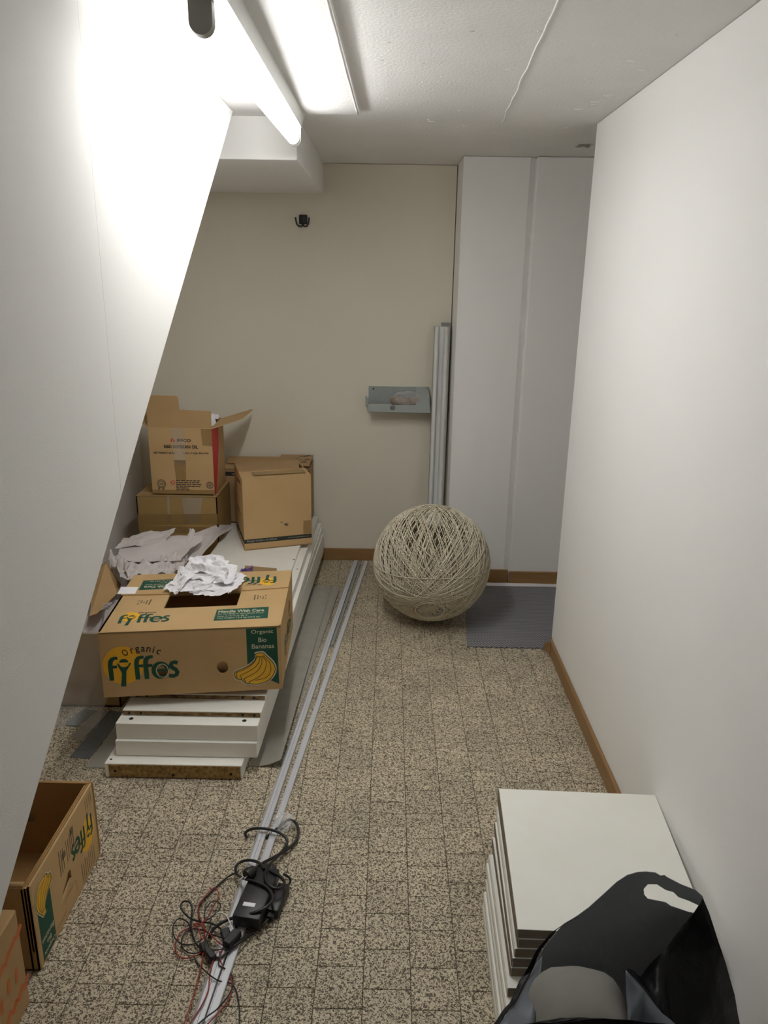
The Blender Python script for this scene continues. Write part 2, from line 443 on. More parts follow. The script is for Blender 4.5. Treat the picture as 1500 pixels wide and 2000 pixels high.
# raised seam of filler, and blobs of paint
bead = [Vector((0.358 - 0.056 * t + 0.006 * noise.noise(Vector((t * 9, 0, 0))), 2.775 - 1.15 * t, CEIL)) for t in [k / 60 for k in range(70)]]
B().tube(bead, [0.0022 + 0.0016 * abs(noise.noise(Vector((k * 0.7, 1, 0)))) for k in range(70)], 6).obj('filler_seam', M_CEIL, ceiling, 'all')
bb = B()
for k in range(26):
    x, y = rg.uniform(-0.05, 0.66), rg.uniform(1.7, 2.9)
    bb.ball((x, y, CEIL), (rg.uniform(0.003, 0.014), rg.uniform(0.002, 0.006), 0.0022), 1)
for x, y in ((0.60, 2.37), (0.585, 2.45), (0.56, 2.55), (0.61, 2.1), (0.56, 2.02)):
    bb.ball((x, y, CEIL), (0.016, 0.006, 0.003), 2)
bb.obj('paint_blobs', M_CEIL, ceiling, True, kind='stuff')
# lowered board beside the lamp
B().prism([(-0.36, -0.6, 1.901), (-0.155, -0.6, 1.901), (-0.104, 2.6, 1.901), (-0.36, 2.61, 1.901)], -0.014).obj('ceiling_board', M_CEIL, ceiling)
B().tube([(-0.158 + 0.047 * t + 0.0025 * noise.noise(Vector((t * 30, 3, 0))), -0.6 + 3.2 * t, 1.9025) for t in [k / 50 for k in range(51)]], 0.0035, 6).obj('board_edge', M_CEIL, ceiling, 'all')

# beam
bx = B().box((-1.25, 2.73, 1.785), (-0.315, YB + 0.05, CEIL + 0.01), 0.006, seg=2)
struct(bx, 'wall_beam', M_WHITE, True)
# walls
struct(B().box((-1.4, YB, 0), (0.2935, YB + 0.1, CEIL - 0.002)), 'wall_back', M_CREAM)
struct(B().box((-1.35, -1.4, 0), (-1.25, YB, CEIL)), 'wall_far_left', M_WHITE)
wc_ = B(); wc_.prism([(0.2975, 3.475, 0), (0.578, 3.475, 0), (0.603, 3.497, 0), (0.603, 3.80, 0), (0.2975, 3.80, 0)], -(CEIL - 0.002))  # right edge chamfered away from the lamp to form a shade band
struct(wc_, 'wall_column', M_WHITE)
struct(B().box((0.6035, 3.452, 0), (1.75, 3.80, CEIL - 0.002), 0.003), 'wall_alcove_back', M_WHITE)
struct(B().box((1.6, 2.4, 0), (1.75, 3.5, CEIL)), 'wall_alcove_side', M_WHITE)
struct(B().box((XR, -1.4, 0), (0.80, 2.75, CEIL - 0.0015), 0.002), 'wall_right', M_WHITE)
struct(B().box((0.80, 2.60, 0), (1.75, 2.75, CEIL)), 'wall_alcove_front', M_WHITE)
struct(B().box((-1.4, -0.55, 0), (2.0, -0.45, CEIL)), 'wall_front', M_BOUNCE_DARK)  # unseen wall behind the camera, set close and dark to cut bounce
# left wall: cut on a slope, two boards with a hairline joint
def zc(y): return 0.589 + (y - 0.792) * 0.7175
def wallpoly(x, y0, y1, top):
    P = []
    lo = max(0.0, zc(y0))
    P.append((x, y0, lo))
    if zc(y0) < 0: P.append((x, -0.029, 0.0))
    yt = min(y1, 2.64)
    P.append((x, yt, min(zc(yt), top)))
    if yt < 2.639: P.append((x, yt, top))
    P.append((x, y0, top)); return P
wl = B(); wl.prism(wallpoly(XL - 0.012, -1.4, 3.0, CEIL - 0.002), 0.08)
wall_left = struct(wl, 'wall_left', M_WHITE)
JY = 1.383
p1 = B(); p1.prism(wallpoly(XL, -1.4, JY - 0.0004, CEIL - 0.004), 0.0115); p1.obj('wall_board', M_WHITE_L, wall_left)
p2 = B(); p2.prism(wallpoly(XL, JY + 0.0004, 3.0, CEIL - 0.004), 0.0115); p2.obj('wall_board', M_WHITE_L, wall_left)
# underside of the stair behind the left wall
sf = B(); sf.prism([(-0.60, -0.02, 0.012), (-1.25, -0.02, 0.012), (-1.25, 2.62, 1.905), (-0.60, 2.62, 1.905)], 0.05)
struct(sf, 'ceiling_stair_slope', M_WHITE)

# baseboards
struct(B().box((-1.25, YB - 0.011, 0), (0.2925, YB, 0.064), 0.002), 'baseboard_back', M_WOOD)
struct(B().box((0.2975, 3.464, 0), (0.598, 3.475, 0.066), 0.002), 'baseboard_column', M_WOOD)
struct(B().box((0.6015, 3.438, 0), (1.6, 3.452, 0.066), 0.002), 'baseboard_alcove', M_WOOD)
br = B().box((XR - 0.012, -1.3, 0), (XR, 2.735, 0.060), 0.0025)
base_r = struct(br, 'baseboard_right', M_WOODR)
tf = B(); tf.grid(6, 4, lambda s_, t_: Vector((XR - 0.013 - 0.014 * s_ * s_ - 0.004 * s_ * (1 - t_), 2.70 + 0.05 * s_ - 0.01 * t_ * s_, 0.004 + t_ * 0.056 * (1 - 0.35 * s_) + 0.002)), 0.0012)
tf.obj('torn_veneer', M_WOODR, base_r)
struct(B().box((XR - 0.0015, 2.735, 0), (XR + 0.002, 2.752, 0.062)), 'trim_1', M_WOODR)

# ------------------------------------------------------------ lamp
lamp = thing('fluorescent_lamp', 'long white fluorescent tube lamp glowing under the ceiling', 'lamp', (-0.32, 2.05, CEIL))
bt = B(); bt.prism([(-0.281, 1.34, 1.855), (-0.281, 2.565, 1.855), (-0.279, 2.66, 1.9145), (-0.281, 1.34, 1.9145)], 0.060); bt.obj('batten', M_LAMPW, lamp)
TA, TB = Vector((-0.325, 1.462, 1.822)), Vector((-0.304, 2.535, 1.822)); TD = (TB - TA).normalized()
B().tube([TA, TB], 0.0180, 20).obj('tube', M_TUBE, lamp, True)
dl = bpy.data.lights.new('added_downfill', 'AREA'); dl.shape = 'RECTANGLE'; dl.size = 0.034; dl.size_y = (TB - TA).length
dl.energy = DOWNFILL_WATTS; dl.color = TUBE_COLOR                    # added fill light under the tube, lifts floor and lower walls
dlo = bpy.data.objects.new('added_downfill', dl); COL.objects.link(dlo); dlo.location = ((TA + TB) / 2) - Vector((0, 0, 0.0195))
dlo.rotation_euler = (0, 0, math.atan2(-TD.x, TD.y)); attach(dlo, lamp)
for q, mm in ((TA - TD * 0.006, M_STEEL), (TB + TD * 0.006, M_LAMPW)):
    B().tube([q - TD * 0.007, q + TD * 0.007], 0.0183, 20).obj('end_cap', mm, lamp, True)
for q, mm, th in ((TA - TD * 0.014, M_LAMP_BACKLIT, 0.024), (TB + TD * 0.026, M_LAMPW, 0.013)):
    h = B()
    pts = [(q.x + 0.020 * cos(a), q.y, q.z + 0.020 * sin(a)) for a in [pi + pi * k / 12 for k in range(13)]]
    pts += [(q.x + 0.020, q.y, 1.857), (q.x - 0.020, q.y, 1.857)]
    h.prism(pts, th); h.obj('lampholder', mm, lamp, True)

# ------------------------------------------------------------ coat hook
hk = thing('coat_hook', 'small black double coat hook on the back wall', 'hook', (-0.409, YB, 1.645))
B().box((-0.428, YB - 0.014, 1.652), (-0.389, YB, 1.694), 0.005, seg=2).obj('hook_plate', M_BLACK, hk, True)
for sg in (-1, 1):
    x0 = -0.409
    B().tube(smoothpath([(x0, YB - 0.01, 1.656), (x0 + sg * 0.004, YB - 0.02, 1.644), (x0 + sg * 0.016, YB - 0.03, 1.6425), (x0 + sg * 0.025, YB - 0.036, 1.650), (x0 + sg * 0.029, YB - 0.04, 1.664), (x0 + sg * 0.0315, YB - 0.042, 1.680)], 5), 0.0036, 8).obj('prong', M_BLACK, hk, True)

# ------------------------------------------------------------ grey wall shelf with a bag in it
ty = YB
tr = thing('wall_shelf', 'grey plastic tray shelf screwed to the back wall', 'shelf', (0.05, ty, 0.80))
B().box((-0.099, ty - 0.003, 0.826), (0.197, ty, 0.912), 0.001).obj('back_plate', M_TRAY, tr)
B().box((-0.097, ty - 0.10, 0.800), (0.203, ty - 0.001, 0.804), 0.001).obj('tray_floor', M_TRAY, tr)
FRn = frame((-0.098, ty - 0.102, 0.801), (1, 0, 0), (0.0, 0.098, 0.110))
hgt = math.hypot(0.098, 0.110)
outl = [(0, 0), (0.301, 0)] + [(0.297, hgt * 0.62)] + arc(0.264, hgt * 0.80, 0.029, hgt * 0.2, 0, 90, 8) + [(0.232, hgt)] + [(0.232, 0.07)] + arc(0.224, 0.050, 0.008, 0.008, 0, -90, 6) + [(0.0, 0.042)]
fm = shape2d([outl], 0.003); b = B().mesh(fm, FRn); b.obj('front_cover', M_TRAY, tr)
B().prism([(0.2025, ty - 0.10, 0.801), (0.2025, ty, 0.801), (0.1985, ty, 0.908), (0.1985, ty - 0.012, 0.90)], 0.003).obj('end_panel', M_TRAY, tr)
B().box((-0.112, ty - 0.075, 0.822), (-0.108, ty - 0.005, 0.866), 0.0015).box((-0.109, ty - 0.075, 0.822), (-0.097, ty - 0.071, 0.866), 0.001).obj('side_tab', M_TRAY, tr)
kb = B(); kb.disc((0, 0, 0.0), 0.0125, 0.004, 'z', 24); kbm = kb.obj('lock_button', M_FELT_B, tr, True)
kbm.data.transform(lift(FRn, 0.002) @ Matrix.Translation((0.118, 0.024, 0)) @ Matrix.Diagonal((1.0, 1.0, 1, 1)))
for x in (-0.075, 0.172):
    B().disc((x, ty - 0.0035, 0.899), 0.0045, 0.004, 'y', 12).obj('screw', M_BLACK, tr)
fb = thing('food_bag', 'clear plastic bag of brown lumps lying in the wall shelf', 'bag', (0.08, ty - 0.05, 0.806))
f1 = B()
rg = random.Random(8)
for k in range(5):
    f1.ball((0.035 + 0.024 * k, ty - 0.045 + rg.uniform(-0.01, 0.01), 0.846 + rg.uniform(-0.006, 0.006)), (0.027, 0.022, 0.026), 2, lambda c: 1 + 0.12 * noise.noise(c * 2.3))
f1.obj('contents', M_FOOD, fb, True)
B().ball((0.088, ty - 0.046, 0.852), (0.074, 0.036, 0.042), 3, lambda c: 1 + 0.22 * noise.noise(c * 3.1) + 0.1 * abs(noise.noise(c * 9))).obj('film_wrap', M_FILM, fb)

# ------------------------------------------------------------ profiles standing by the column
def lean(prof, p0, p1, name, mat, parent=None):
    """extrude a closed 2D section (x, y) from p0 to p1"""
    b = B(); a = [b.bm.verts.new((p0[0] + x, p0[1] + y, p0[2])) for x, y in prof]; c = [b.bm.verts.new((p1[0] + x, p1[1] + y, p1[2])) for x, y in prof]
    n = len(prof); b.bm.faces.new(a[::-1]); b.bm.faces.new(c)
    for i in range(n): b.bm.faces.new((a[i], a[(i + 1) % n], c[(i + 1) % n], c[i]))
    return b.obj(name, mat, parent, True)
w = thing('plastic_profile', 'wide pale ridged profile standing behind the string ball', 'profile', (0.25, 3.56, 0.0))
sec = [(-0.037, 0.024), (-0.037, 0.0)] + arc(-0.027, 0.0, 0.010, 0.016, 180, 350, 10) + [(-0.016, 0.012), (0.006, 0.014)] + arc(0.019, 0.0, 0.012, 0.018, 180, 350, 10) + [(0.033, 0.010), (0.037, 0.012), (0.037, 0.024)]
lean(sec, (0.240, 3.565, 0.0), (0.249, 3.665, 1.206), 'ridged_face', M_PVC, w)
lean([(-0.0385, 0.005), (-0.0355, 0.005), (-0.0355, 0.026), (-0.0385, 0.026)], (0.2395, 3.565, 0.0), (0.2485, 3.665, 1.206), 'side_lip', M_PVC_D, w)
w2 = lean([(-0.022, 0), (0.022, 0), (0.022, 0.004), (-0.018, 0.004), (-0.018, 0.02), (-0.022, 0.02)], (0.268, 3.66, 0.0), (0.268, 3.715, 1.222), 'angle_profile', M_PVC_D)
tag(w2, 'narrow grey profile in the corner behind the wide pale profile', 'profile')

# ------------------------------------------------------------ string ball
SB, SR = Vector((0.197, 3.05, 0.2555)), 0.25
sb = thing('string_ball_lamp', 'big round cream lampshade of wound string on the floor', 'lampshade', (0.197, 3.05, 0.0))
ax = Vector((-0.053, -0.817, -0.576)).normalized(); t1 = ax.orthogonal().normalized(); t2 = ax.cross(t1)
rg = random.Random(11)
def strands(n, seed, lo, hi, power, rad0):
    rg = random.Random(seed); verts, faces = [], []
    for k in range(n):
        al_ = radians(lo + (hi - lo) * rg.random() ** power if k % 12 else rg.uniform(hi, 40))         # closest approach to the axis
        ph = rg.uniform(0, 2 * pi)
        nrm = (ax * sin(al_) + (t1 * cos(ph) + t2 * sin(ph)) * cos(al_)).normalized()
        a = nrm.orthogonal().normalized(); c = nrm.cross(a)
        off = rg.uniform(-0.004, 0.004); R = SR - 0.0035 + rg.uniform(-0.007, 0.003); w0 = rg.uniform(0.0016, 0.0023)
        st = rg.uniform(0, 2 * pi); seg = 56; wob = rg.uniform(0, 9)
        base = len(verts)
        for i in range(seg):
            th = st + 2 * pi * i / seg
            dr = (a * cos(th) + c * sin(th))
            dd = (dr + nrm * (0.022 * sin(3 * th + wob) + off)).normalized()
            p = SB + dd * R
            for q in range(3):
                an = 2 * pi * q / 3
                verts.append(p + (dd * cos(an) + nrm * sin(an)) * w0)
        for i in range(seg):
            j = (i + 1) % seg
            for q in range(3):
                q2 = (q + 1) % 3
                faces.append((base + i * 3 + q, base + i * 3 + q2, base + j * 3 + q2, base + j * 3 + q))
    me = bpy.data.meshes.new('strings'); me.from_pydata(verts, [], faces); me.materials.append(M_STRING)
    me.polygons.foreach_set('use_smooth', [True] * len(me.polygons))
    return me
so = bpy.data.objects.new('string_winding', strands(270, 3, 14.3, 23, 1.0, 0)); COL.objects.link(so); attach(so, sb); so['kind'] = 'stuff'
# flat lattice closing the opening, and the ring around it
rb = B()
ring = [SB + (ax * cos(radians(14)) + (t1 * cos(2 * pi * k / 40) + t2 * sin(2 * pi * k / 40)) * sin(radians(14))) * (SR - 0.004) for k in range(40)]
rb.tube(ring, 0.0028, 6, closed=True); rb.obj('opening_ring', M_STRING, sb, True)
lb = B()
for k in range(34):
    a0 = rg.uniform(0, 2 * pi); a1 = a0 + pi + rg.uniform(-0.8, 0.8)
    q = [SB + (ax * cos(radians(13.5)) + (t1 * cos(a_) + t2 * sin(a_)) * sin(radians(13.5))) * (SR - 0.012) for a_ in (a0, a1)]
    lb.tube(q, 0.0012, 3)
lb.obj('opening_strings', M_STRING, sb, kind='stuff')

# ------------------------------------------------------------ grey mat by the right wall
mt = thing('floor_mat', 'dark grey ribbed rubber mat with scalloped edge on the floor', 'mat', (0.6, 3.1, 0.0))
pts = [(0.387, 3.415), (0.334, 2.770)]
n = 46
for k in range(n + 1):
    x = 0.334 + (1.02 - 0.334) * k / n
    pts.append((x, 2.766 - 0.02 * (x - 0.334) + (0.006 if k % 2 else -0.003)))
pts += [(1.02, 3.42)]
B().mesh(shape2d([pts], 0.005), Matrix.Translation((0, 0, 0.0028))).obj('mat_sheet', M_MAT, mt)
ps = B(); ps.grid(24, 3, lambda s_, t_: Vector((0.42 + 0.5 * s_, 3.405 + 0.03 * t_, 0.0062 + 0.004 * t_ * (0.6 + 0.4 * noise.noise(Vector((s_ * 6, 0, 0))) ))), 0.0008)
tag(ps.obj('paper_strip', M_PAPERW), 'thin white paper strip along the baseboard behind the grey mat', 'paper')

# ------------------------------------------------------------ pile of white panels at the right wall
far = [1.583, 1.594, 1.574, 1.545, 1.517, 1.485, 1.482, 1.455, 1.44, 1.43]
left = [0.288, 0.289, 0.284, 0.277, 0.269, 0.258, 0.253, 0.250, 0.244, 0.242]
brown = {0: 1, 1: 1, 3: 1, 4: 1}
ordn = ['topmost', 'second from the top', 'third from the top', 'fourth from the top', 'fifth from the top', 'fifth from the bottom', 'fourth from the bottom', 'third from the bottom', 'second from the bottom', 'bottommost']
for k in range(10):
    zt = 0.223 - 0.0222 * k; zb = zt - 0.0216
    if k == 9: zb = 0.0005
    x0, y1 = left[k], far[k]; x1 = 0.652 if k else 0.6655; y0 = 1.161 - 0.0015 * k if k < 5 else 1.13 - 0.02 * (k - 5)
    p = thing('cupboard_shelf', 'square white furniture panel, %s of the pile against the right wall' % ordn[k], 'board', ((x0 + x1) / 2, (y0 + y1) / 2, zb), 'white panels piled flat by the right wall')
    a = [(x0, y1), (max(x0 - 0.020, 0.2665 - 0.002 * k) if k < 5 else x0 - 0.008, y0), (x1 - 0.012, y0 - 0.004), (x1, y1 - 0.012)]
    if not k: a = [(0.288, 1.583), (0.2665, 1.161), (0.636, 1.150), (0.6665, 1.569)]
    B().prism([(x, y, zt) for x, y in a], zt - zb).obj('board', M_MELA, p)
    # edge bands: left and near side
    cl = M_BROWN_EDGE if brown.get(k) else M_MELA_SIDE
    e = B(); (ax0, ay0), (bx0, by0) = a[1], a[0]
    e.prism([(ax0 - 0.0006, ay0, zb + 0.001), (bx0 - 0.0006, by0 - 0.001, zb + 0.001), (bx0 - 0.0006, by0 - 0.001, zt - 0.0016), (ax0 - 0.0006, ay0, zt - 0.0016)], 0.001)
    e.obj('edge_strip', cl, p)
    e = B(); e.prism([(a[1][0] + 0.001, a[1][1] - 0.0006, zb + 0.001), (a[2][0], a[2][1] - 0.0006, zb + 0.001), (a[2][0], a[2][1] - 0.0006, zt - 0.001), (a[1][0] + 0.001, a[1][1] - 0.0006, zt - 0.001)], 0.001)
    e.obj('edge_strip', M_BROWN_EDGE, p)

# ------------------------------------------------------------ long boards stacked on the left
def lboard(name, label, z0, z1, xl, xr, yn, yf, skew, edge, holes=(), lip=0.0, edgez=None):
    """long flat board; skew shifts the far end to the right"""
    p = thing(name, label, 'board', ((xl + xr) / 2, (yn + yf) / 2, z0), 'long white boards stacked on the floor')
    M = frame((xl, yn, z0), (1, -0.0, 0), (skew, 1, 0))
    W, Ln = xr - xl, yf - yn
    sk = skew
    def P(x, y, z): return (xl + x + sk * y, yn + y, z)
    b = B(); b.prism([P(0, 0, z1), P(W, 0, z1), P(W, Ln, z1), P(0, Ln, z1)], z1 - z0)
    bmesh.ops.bevel(b.bm, geom=b.bm.edges[:], offset=0.0012, segments=1, affect='EDGES')
    b.obj('board', M_MELA, p)
    if edge:
        e = B(); q = 0.0015
        zz0, zz1 = (z0 + 0.002, z1 - 0.003) if edgez is None else edgez
        e.prism([P(lip, -q, zz0), P(W - 0.004, -q, zz0), P(W - 0.004, -q, zz1), P(lip, -q, zz1)], 0.002)
        e.obj('chipboard_edge', edge, p)
    for (x, y, zf) in holes:
        c = P(x, y, 0)
        if zf == 'top': B().disc((c[0], c[1], z1 + 0.0002), 0.0065, 0.0012, 'z', 14).obj('dowel_hole', M_DARK, p)
        elif zf == 'pin': B().disc((c[0], c[1], z1 + 0.0002), 0.0035, 0.0012, 'z', 10).obj('dowel_hole', M_DARK, p)
        else: B().disc((c[0], c[1] - 0.002, z0 + zf), 0.0042, 0.0016, 'y', 10).obj('dowel_hole', M_DARK, p)
    return p
lboard('thick_board', 'thick white board with a raw chipboard end, bottom of the long stack', 0.002, 0.048, -0.813, -0.411, 1.897, 3.20, 0.026, M_CHIP, [(0.03, 0, 0.022), (0.2, 0, 0.012), (0.37, 0, 0.018), (0.012, 0.02, 'pin'), (0.018, 0.09, 'pin')], 0.012)
lboard('thick_board', 'thick white board with a smooth white end, lower of the two above the chipboard one', 0.050, 0.100, -0.790, -0.371, 1.934, 3.715, 0.026, None)
lboard('thick_board', 'thick white board with two round fitting holes near its end', 0.101, 0.1525, -0.788, -0.369, 1.944, 3.712, 0.025, None, [(0.038, 0.026, 'top'), (0.375, 0.026, 'top')])
lboard('thin_board', 'thin white board with chipboard end and dowel holes, above the holed thick board', 0.1535, 0.1705, -0.780, -0.364, 1.988, 3.71, 0.020, M_CHIP_D, [(0.02, 0, 0.008), (0.055, 0, 0.008), (0.36, 0, 0.008), (0.395, 0, 0.008)])
lboard('thin_board', 'thin white board with chipboard end just under the banana box', 0.1715, 0.1885, -0.777, -0.360, 2.055, 3.715, 0.018, M_CHIP_D, [(0.02, 0, 0.009), (0.05, 0, 0.009), (0.345, 0, 0.009), (0.38, 0, 0.009)])
lboard('thin_board', 'thin white board the banana box rests on', 0.1895, 0.2065, -0.755, -0.350, 2.100, 3.72, 0.008, None)
lboard('thin_board', 'thin white board second from the top behind the banana box', 0.2075, 0.2435, -0.760, -0.362, 2.535, 3.72, 0.008, None, [(0.385, 0.44, 'pin')])
lboard('thin_board', 'topmost white board of the long stack under the cardboard boxes', 0.2445, 0.2610, -0.768, -0.392, 2.540, 3.715, 0.008, None, [(0.055, 0.44, 'pin'), (0.37, 0.50, 'pin')])

# ------------------------------------------------------------ grey underlay strips
def strip(name, label, c4, z, t, mat, group='grey underlay strips'):
    b = B(); b.prism([(x, y, z + t) for x, y in c4], t)
    return tag(b.obj(name, mat), label, 'sheet', group)
strip('underlay_strip', 'beige grey strip sticking out left of the long stack, nearest it', [(-0.892, 1.939), (-0.70, 1.942), (-0.70, 2.20), (-0.872, 2.225)], 0.0004, 0.0014, M_FELT)
strip('underlay_strip', 'dark blue grey strip left of the beige grey strip', [(-0.958, 1.988), (-0.893, 1.984), (-0.873, 2.245), (-0.930, 2.250)], 0.0004, 0.0014, M_FELT_B)
strip('underlay_strip', 'short light grey strip beyond the dark blue grey strip', [(-0.995, 2.098), (-0.955, 2.072), (-0.930, 2.24), (-0.965, 2.255)], 0.0004, 0.0014, M_FELT)
strip('underlay_strip', 'short grey strip end half covered by clear film', [(-1.045, 2.165), (-1.0, 2.15), (-0.97, 2.25), (-1.02, 2.26)], 0.0004, 0.0014, M_FELT_B)
def rsheet(s_, t_):
    y = 1.962 + (3.315 - 1.962) * t_
    xr = -0.305 + 0.045 * t_ ** 1.0
    x0 = -0.400 + 0.04 * t_
    x = x0 + (xr - x0) * s_
    near = max(0, 1 - t_ / 0.5)
    z = 0.0015 + 0.030 * s_ ** 2.2 * (0.35 + 0.65 * near) + (0.008 * sin(s_ * pi) * t_)
    if t_ > 0.75: z += 0.014 * ((t_ - 0.75) / 0.25) * sin(s_ * pi * 1.0)
    y += 0.012 * s_ * (t_ - 0.5)
    return Vector((x, y, z))
b = B(); b.grid(14, 40, rsheet, 0.0015)
tag(b.obj('underlay_sheet', M_FELT, None, True), 'long grey sheet curling up along the right side of the board stack', 'sheet')
def rsheet2(s_, t_):
    y = 2.35 + (3.34 - 2.35) * t_
    x = -0.299 + 0.03 * t_ + (0.012 + 0.042 * t_) * s_ 
    z = 0.002 + 0.010 * s_ * t_ + 0.016 * t_ * sin(s_ * pi) 
    return Vector((x, y, z))
b = B(); b.grid(8, 30, rsheet2, 0.0014)
tag(b.obj('underlay_sheet', M_FELT, None, True), 'narrow grey sheet end beside the metal strips, right of the long grey sheet', 'sheet')

# ------------------------------------------------------------ metal strips on the floor
def profile(name, label, x0, x1, y0, y1, w, h, sec, mat):
    b = B(); n = len(sec)
    A = [b.bm.verts.new((x0 + u * w, y0, 0.0008 + v * h)) for u, v in sec]; Z = [b.bm.verts.new((x1 + u * w, y1, 0.0008 + v * h)) for u, v in sec]
    b.bm.faces.new(A[::-1]); b.bm.faces.new(Z)
    for i in range(n): b.bm.faces.new((A[i], A[(i + 1) % n], Z[(i + 1) % n], Z[i]))
    return tag(b.obj(name, mat), label, 'profile', 'metal strips on the floor')
secA = [(0, 0), (0.0, 0.12), (0.30, 0.95), (0.34, 1.0), (0.60, 1.0), (0.62, 0.8), (0.68, 0.8), (0.70, 1.0), (1, 1.0), (1, 0)]
secB = [(0, 0), (0, 0.9), (0.1, 0.9), (0.12, 0.7), (0.22, 0.7), (0.24, 0.9), (0.9, 0.9), (1, 0.8), (1, 0)]
secC = [(0, 0), (0, 1), (0.25, 1), (0.3, 0.7), (0.7, 0.7), (0.75, 1), (1, 1), (1, 0)]
XA0, XA1 = -0.385, -0.172
profile('metal_strip', 'long silver strip with a sloped flank under the cables, nearest the boards', XA0, XA1, 0.95, 3.70, 0.0275, 0.013, secA, M_ALU)
profile('metal_strip', 'long silver strip lying right beside the sloped one under the adapter', XA0 + 0.0280, -0.110, 0.95, 3.70, 0.0175, 0.011, secB, M_ALU)
profile('metal_strip', 'shorter grey strip between the two long silver ones at the back wall', -0.2160, -0.140, 2.75, 3.70, 0.0115, 0.009, secC, M_ALU_D)

# ------------------------------------------------------------ banana boxes
def fyffes(b, M, w=0.0, flip=False):
    """green lettering in the logo's own flat coordinates (metres, left 0, 0.205 wide)"""
    # f y f f e s
    for x in (0.0, 0.075, 0.101):
        tilt = 0.004 if x else 0.0
        st = [(x + 0.0085, -0.039), (x + 0.0085 - 0.001, 0.012), (x + 0.0095, 0.024), (x + 0.014, 0.031), (x + 0.021, 0.034), (x + 0.030, 0.034)]
        b.mesh(shape2d([stroke(st, [0.0135, 0.0135, 0.0135, 0.0125, 0.0105, 0.009])]), lift(M, w))
        b.mesh(shape2d([[(x + 0.012, 0.010), (x + 0.0265, 0.010), (x + 0.0265, 0.001), (x + 0.012, 0.001)]]), lift(M, w))
    # y as a small figure: head and body
    b.mesh(shape2d([arc(0.047, 0.019, 0.0135, 0.0115, 0, 180, 14)]), lift(M, w))
    body = [(0.026, 0.0165)] + arc(0.047, 0.016, 0.0140, 0.0125, 180, 360, 12) + [(0.068, 0.0165), (0.052, -0.010), (0.0475, -0.060), (0.0325, -0.060), (0.039, -0.016)]
    b.mesh(shape2d([body]), lift(M, w))
    # e and s
    e = arc(0.151, -0.012, 0.0205, 0.0225, 8, 318, 30)
    b.mesh(shape2d([stroke(e, [0.013] * 24 + [0.012, 0.011, 0.010, 0.009, 0.008, 0.0075, 0.007])]), lift(M, w))
    b.mesh(shape2d([[(0.134, -0.008), (0.176, -0.008), (0.175, -0.016), (0.134, -0.016)]]), lift(M, w))
    s_ = [(0.2015, 0.0105), (0.193, 0.013), (0.184, 0.0105), (0.1805, 0.003), (0.185, -0.005), (0.195, -0.012), (0.199, -0.020), (0.196, -0.029), (0.187, -0.033), (0.1735, -0.031)]
    b.mesh(shape2d([stroke(s_, 0.0125)]), lift(M, w))

def bunch_prints(M, parent, sc=1.0):
    """banana bunch drawn in flat coordinates as on the front of the box"""
    halo = [(0.449, 0.118), (0.4485, 0.1285), (0.460, 0.131), (0.475, 0.1305), (0.487, 0.117), (0.503, 0.099), (0.5125, 0.075), (0.507, 0.049), (0.488, 0.028), (0.459, 0.016), (0.43, 0.0195), (0.414, 0.023), (0.401, 0.035), (0.388, 0.0385), (0.382, 0.055), (0.385, 0.070), (0.413, 0.0815), (0.433, 0.093), (0.446, 0.106)]
    fill = [(0.452, 0.118), (0.452, 0.124), (0.472, 0.126), (0.483, 0.114), (0.499, 0.096), (0.508, 0.075), (0.503, 0.052), (0.486, 0.032), (0.458, 0.021), (0.43, 0.024), (0.417, 0.027), (0.405, 0.039), (0.392, 0.042), (0.386, 0.055), (0.388, 0.066), (0.414, 0.077), (0.435, 0.089), (0.449, 0.104)]
    sm = lambda l: [(p.x, p.y) for p in smoothpath([(a, c, 0) for a, c in l + [l[0]]], 4)]
    B().mesh(shape2d([sm(halo)]), lift(M, 0.0007)).obj('banana_print', M_CREAMP, parent)
    B().mesh(shape2d([sm(fill)]), lift(M, 0.0010)).obj('banana_print', M_BANANA, parent)
    k = B()
    lines = [[(0.455, 0.113), (0.442, 0.091), (0.418, 0.074), (0.39, 0.063)], [(0.463, 0.112), (0.458, 0.091), (0.437, 0.071), (0.401, 0.052)], [(0.469, 0.112), (0.467, 0.087), (0.45, 0.062), (0.412, 0.041)],
             [(0.472, 0.112), (0.482, 0.094), (0.475, 0.064), (0.456, 0.044), (0.432, 0.032)], [(0.475, 0.115), (0.492, 0.091), (0.494, 0.063), (0.479, 0.042), (0.447, 0.034)],
             [(0.453, 0.114), (0.472, 0.114), (0.476, 0.118)], [(0.39, 0.063), (0.393, 0.054), (0.392, 0.042)], [(0.401, 0.052), (0.406, 0.044), (0.405, 0.039)], [(0.432, 0.032), (0.428, 0.028), (0.43, 0.024)], [(0.412, 0.041), (0.417, 0.034), (0.417, 0.027)]]
    for l in lines: k.mesh(shape2d([stroke([(p.x, p.y) for p in smoothpath([(a, c, 0) for a, c in l], 5)], 0.0017)]), lift(M, 0.0013))
    so_ = sm(fill)
    k.mesh(shape2d([stroke(so_ + [so_[1]], 0.0019)]), lift(M, 0.0013))
    k.obj('banana_outline', M_BLACKP, parent)

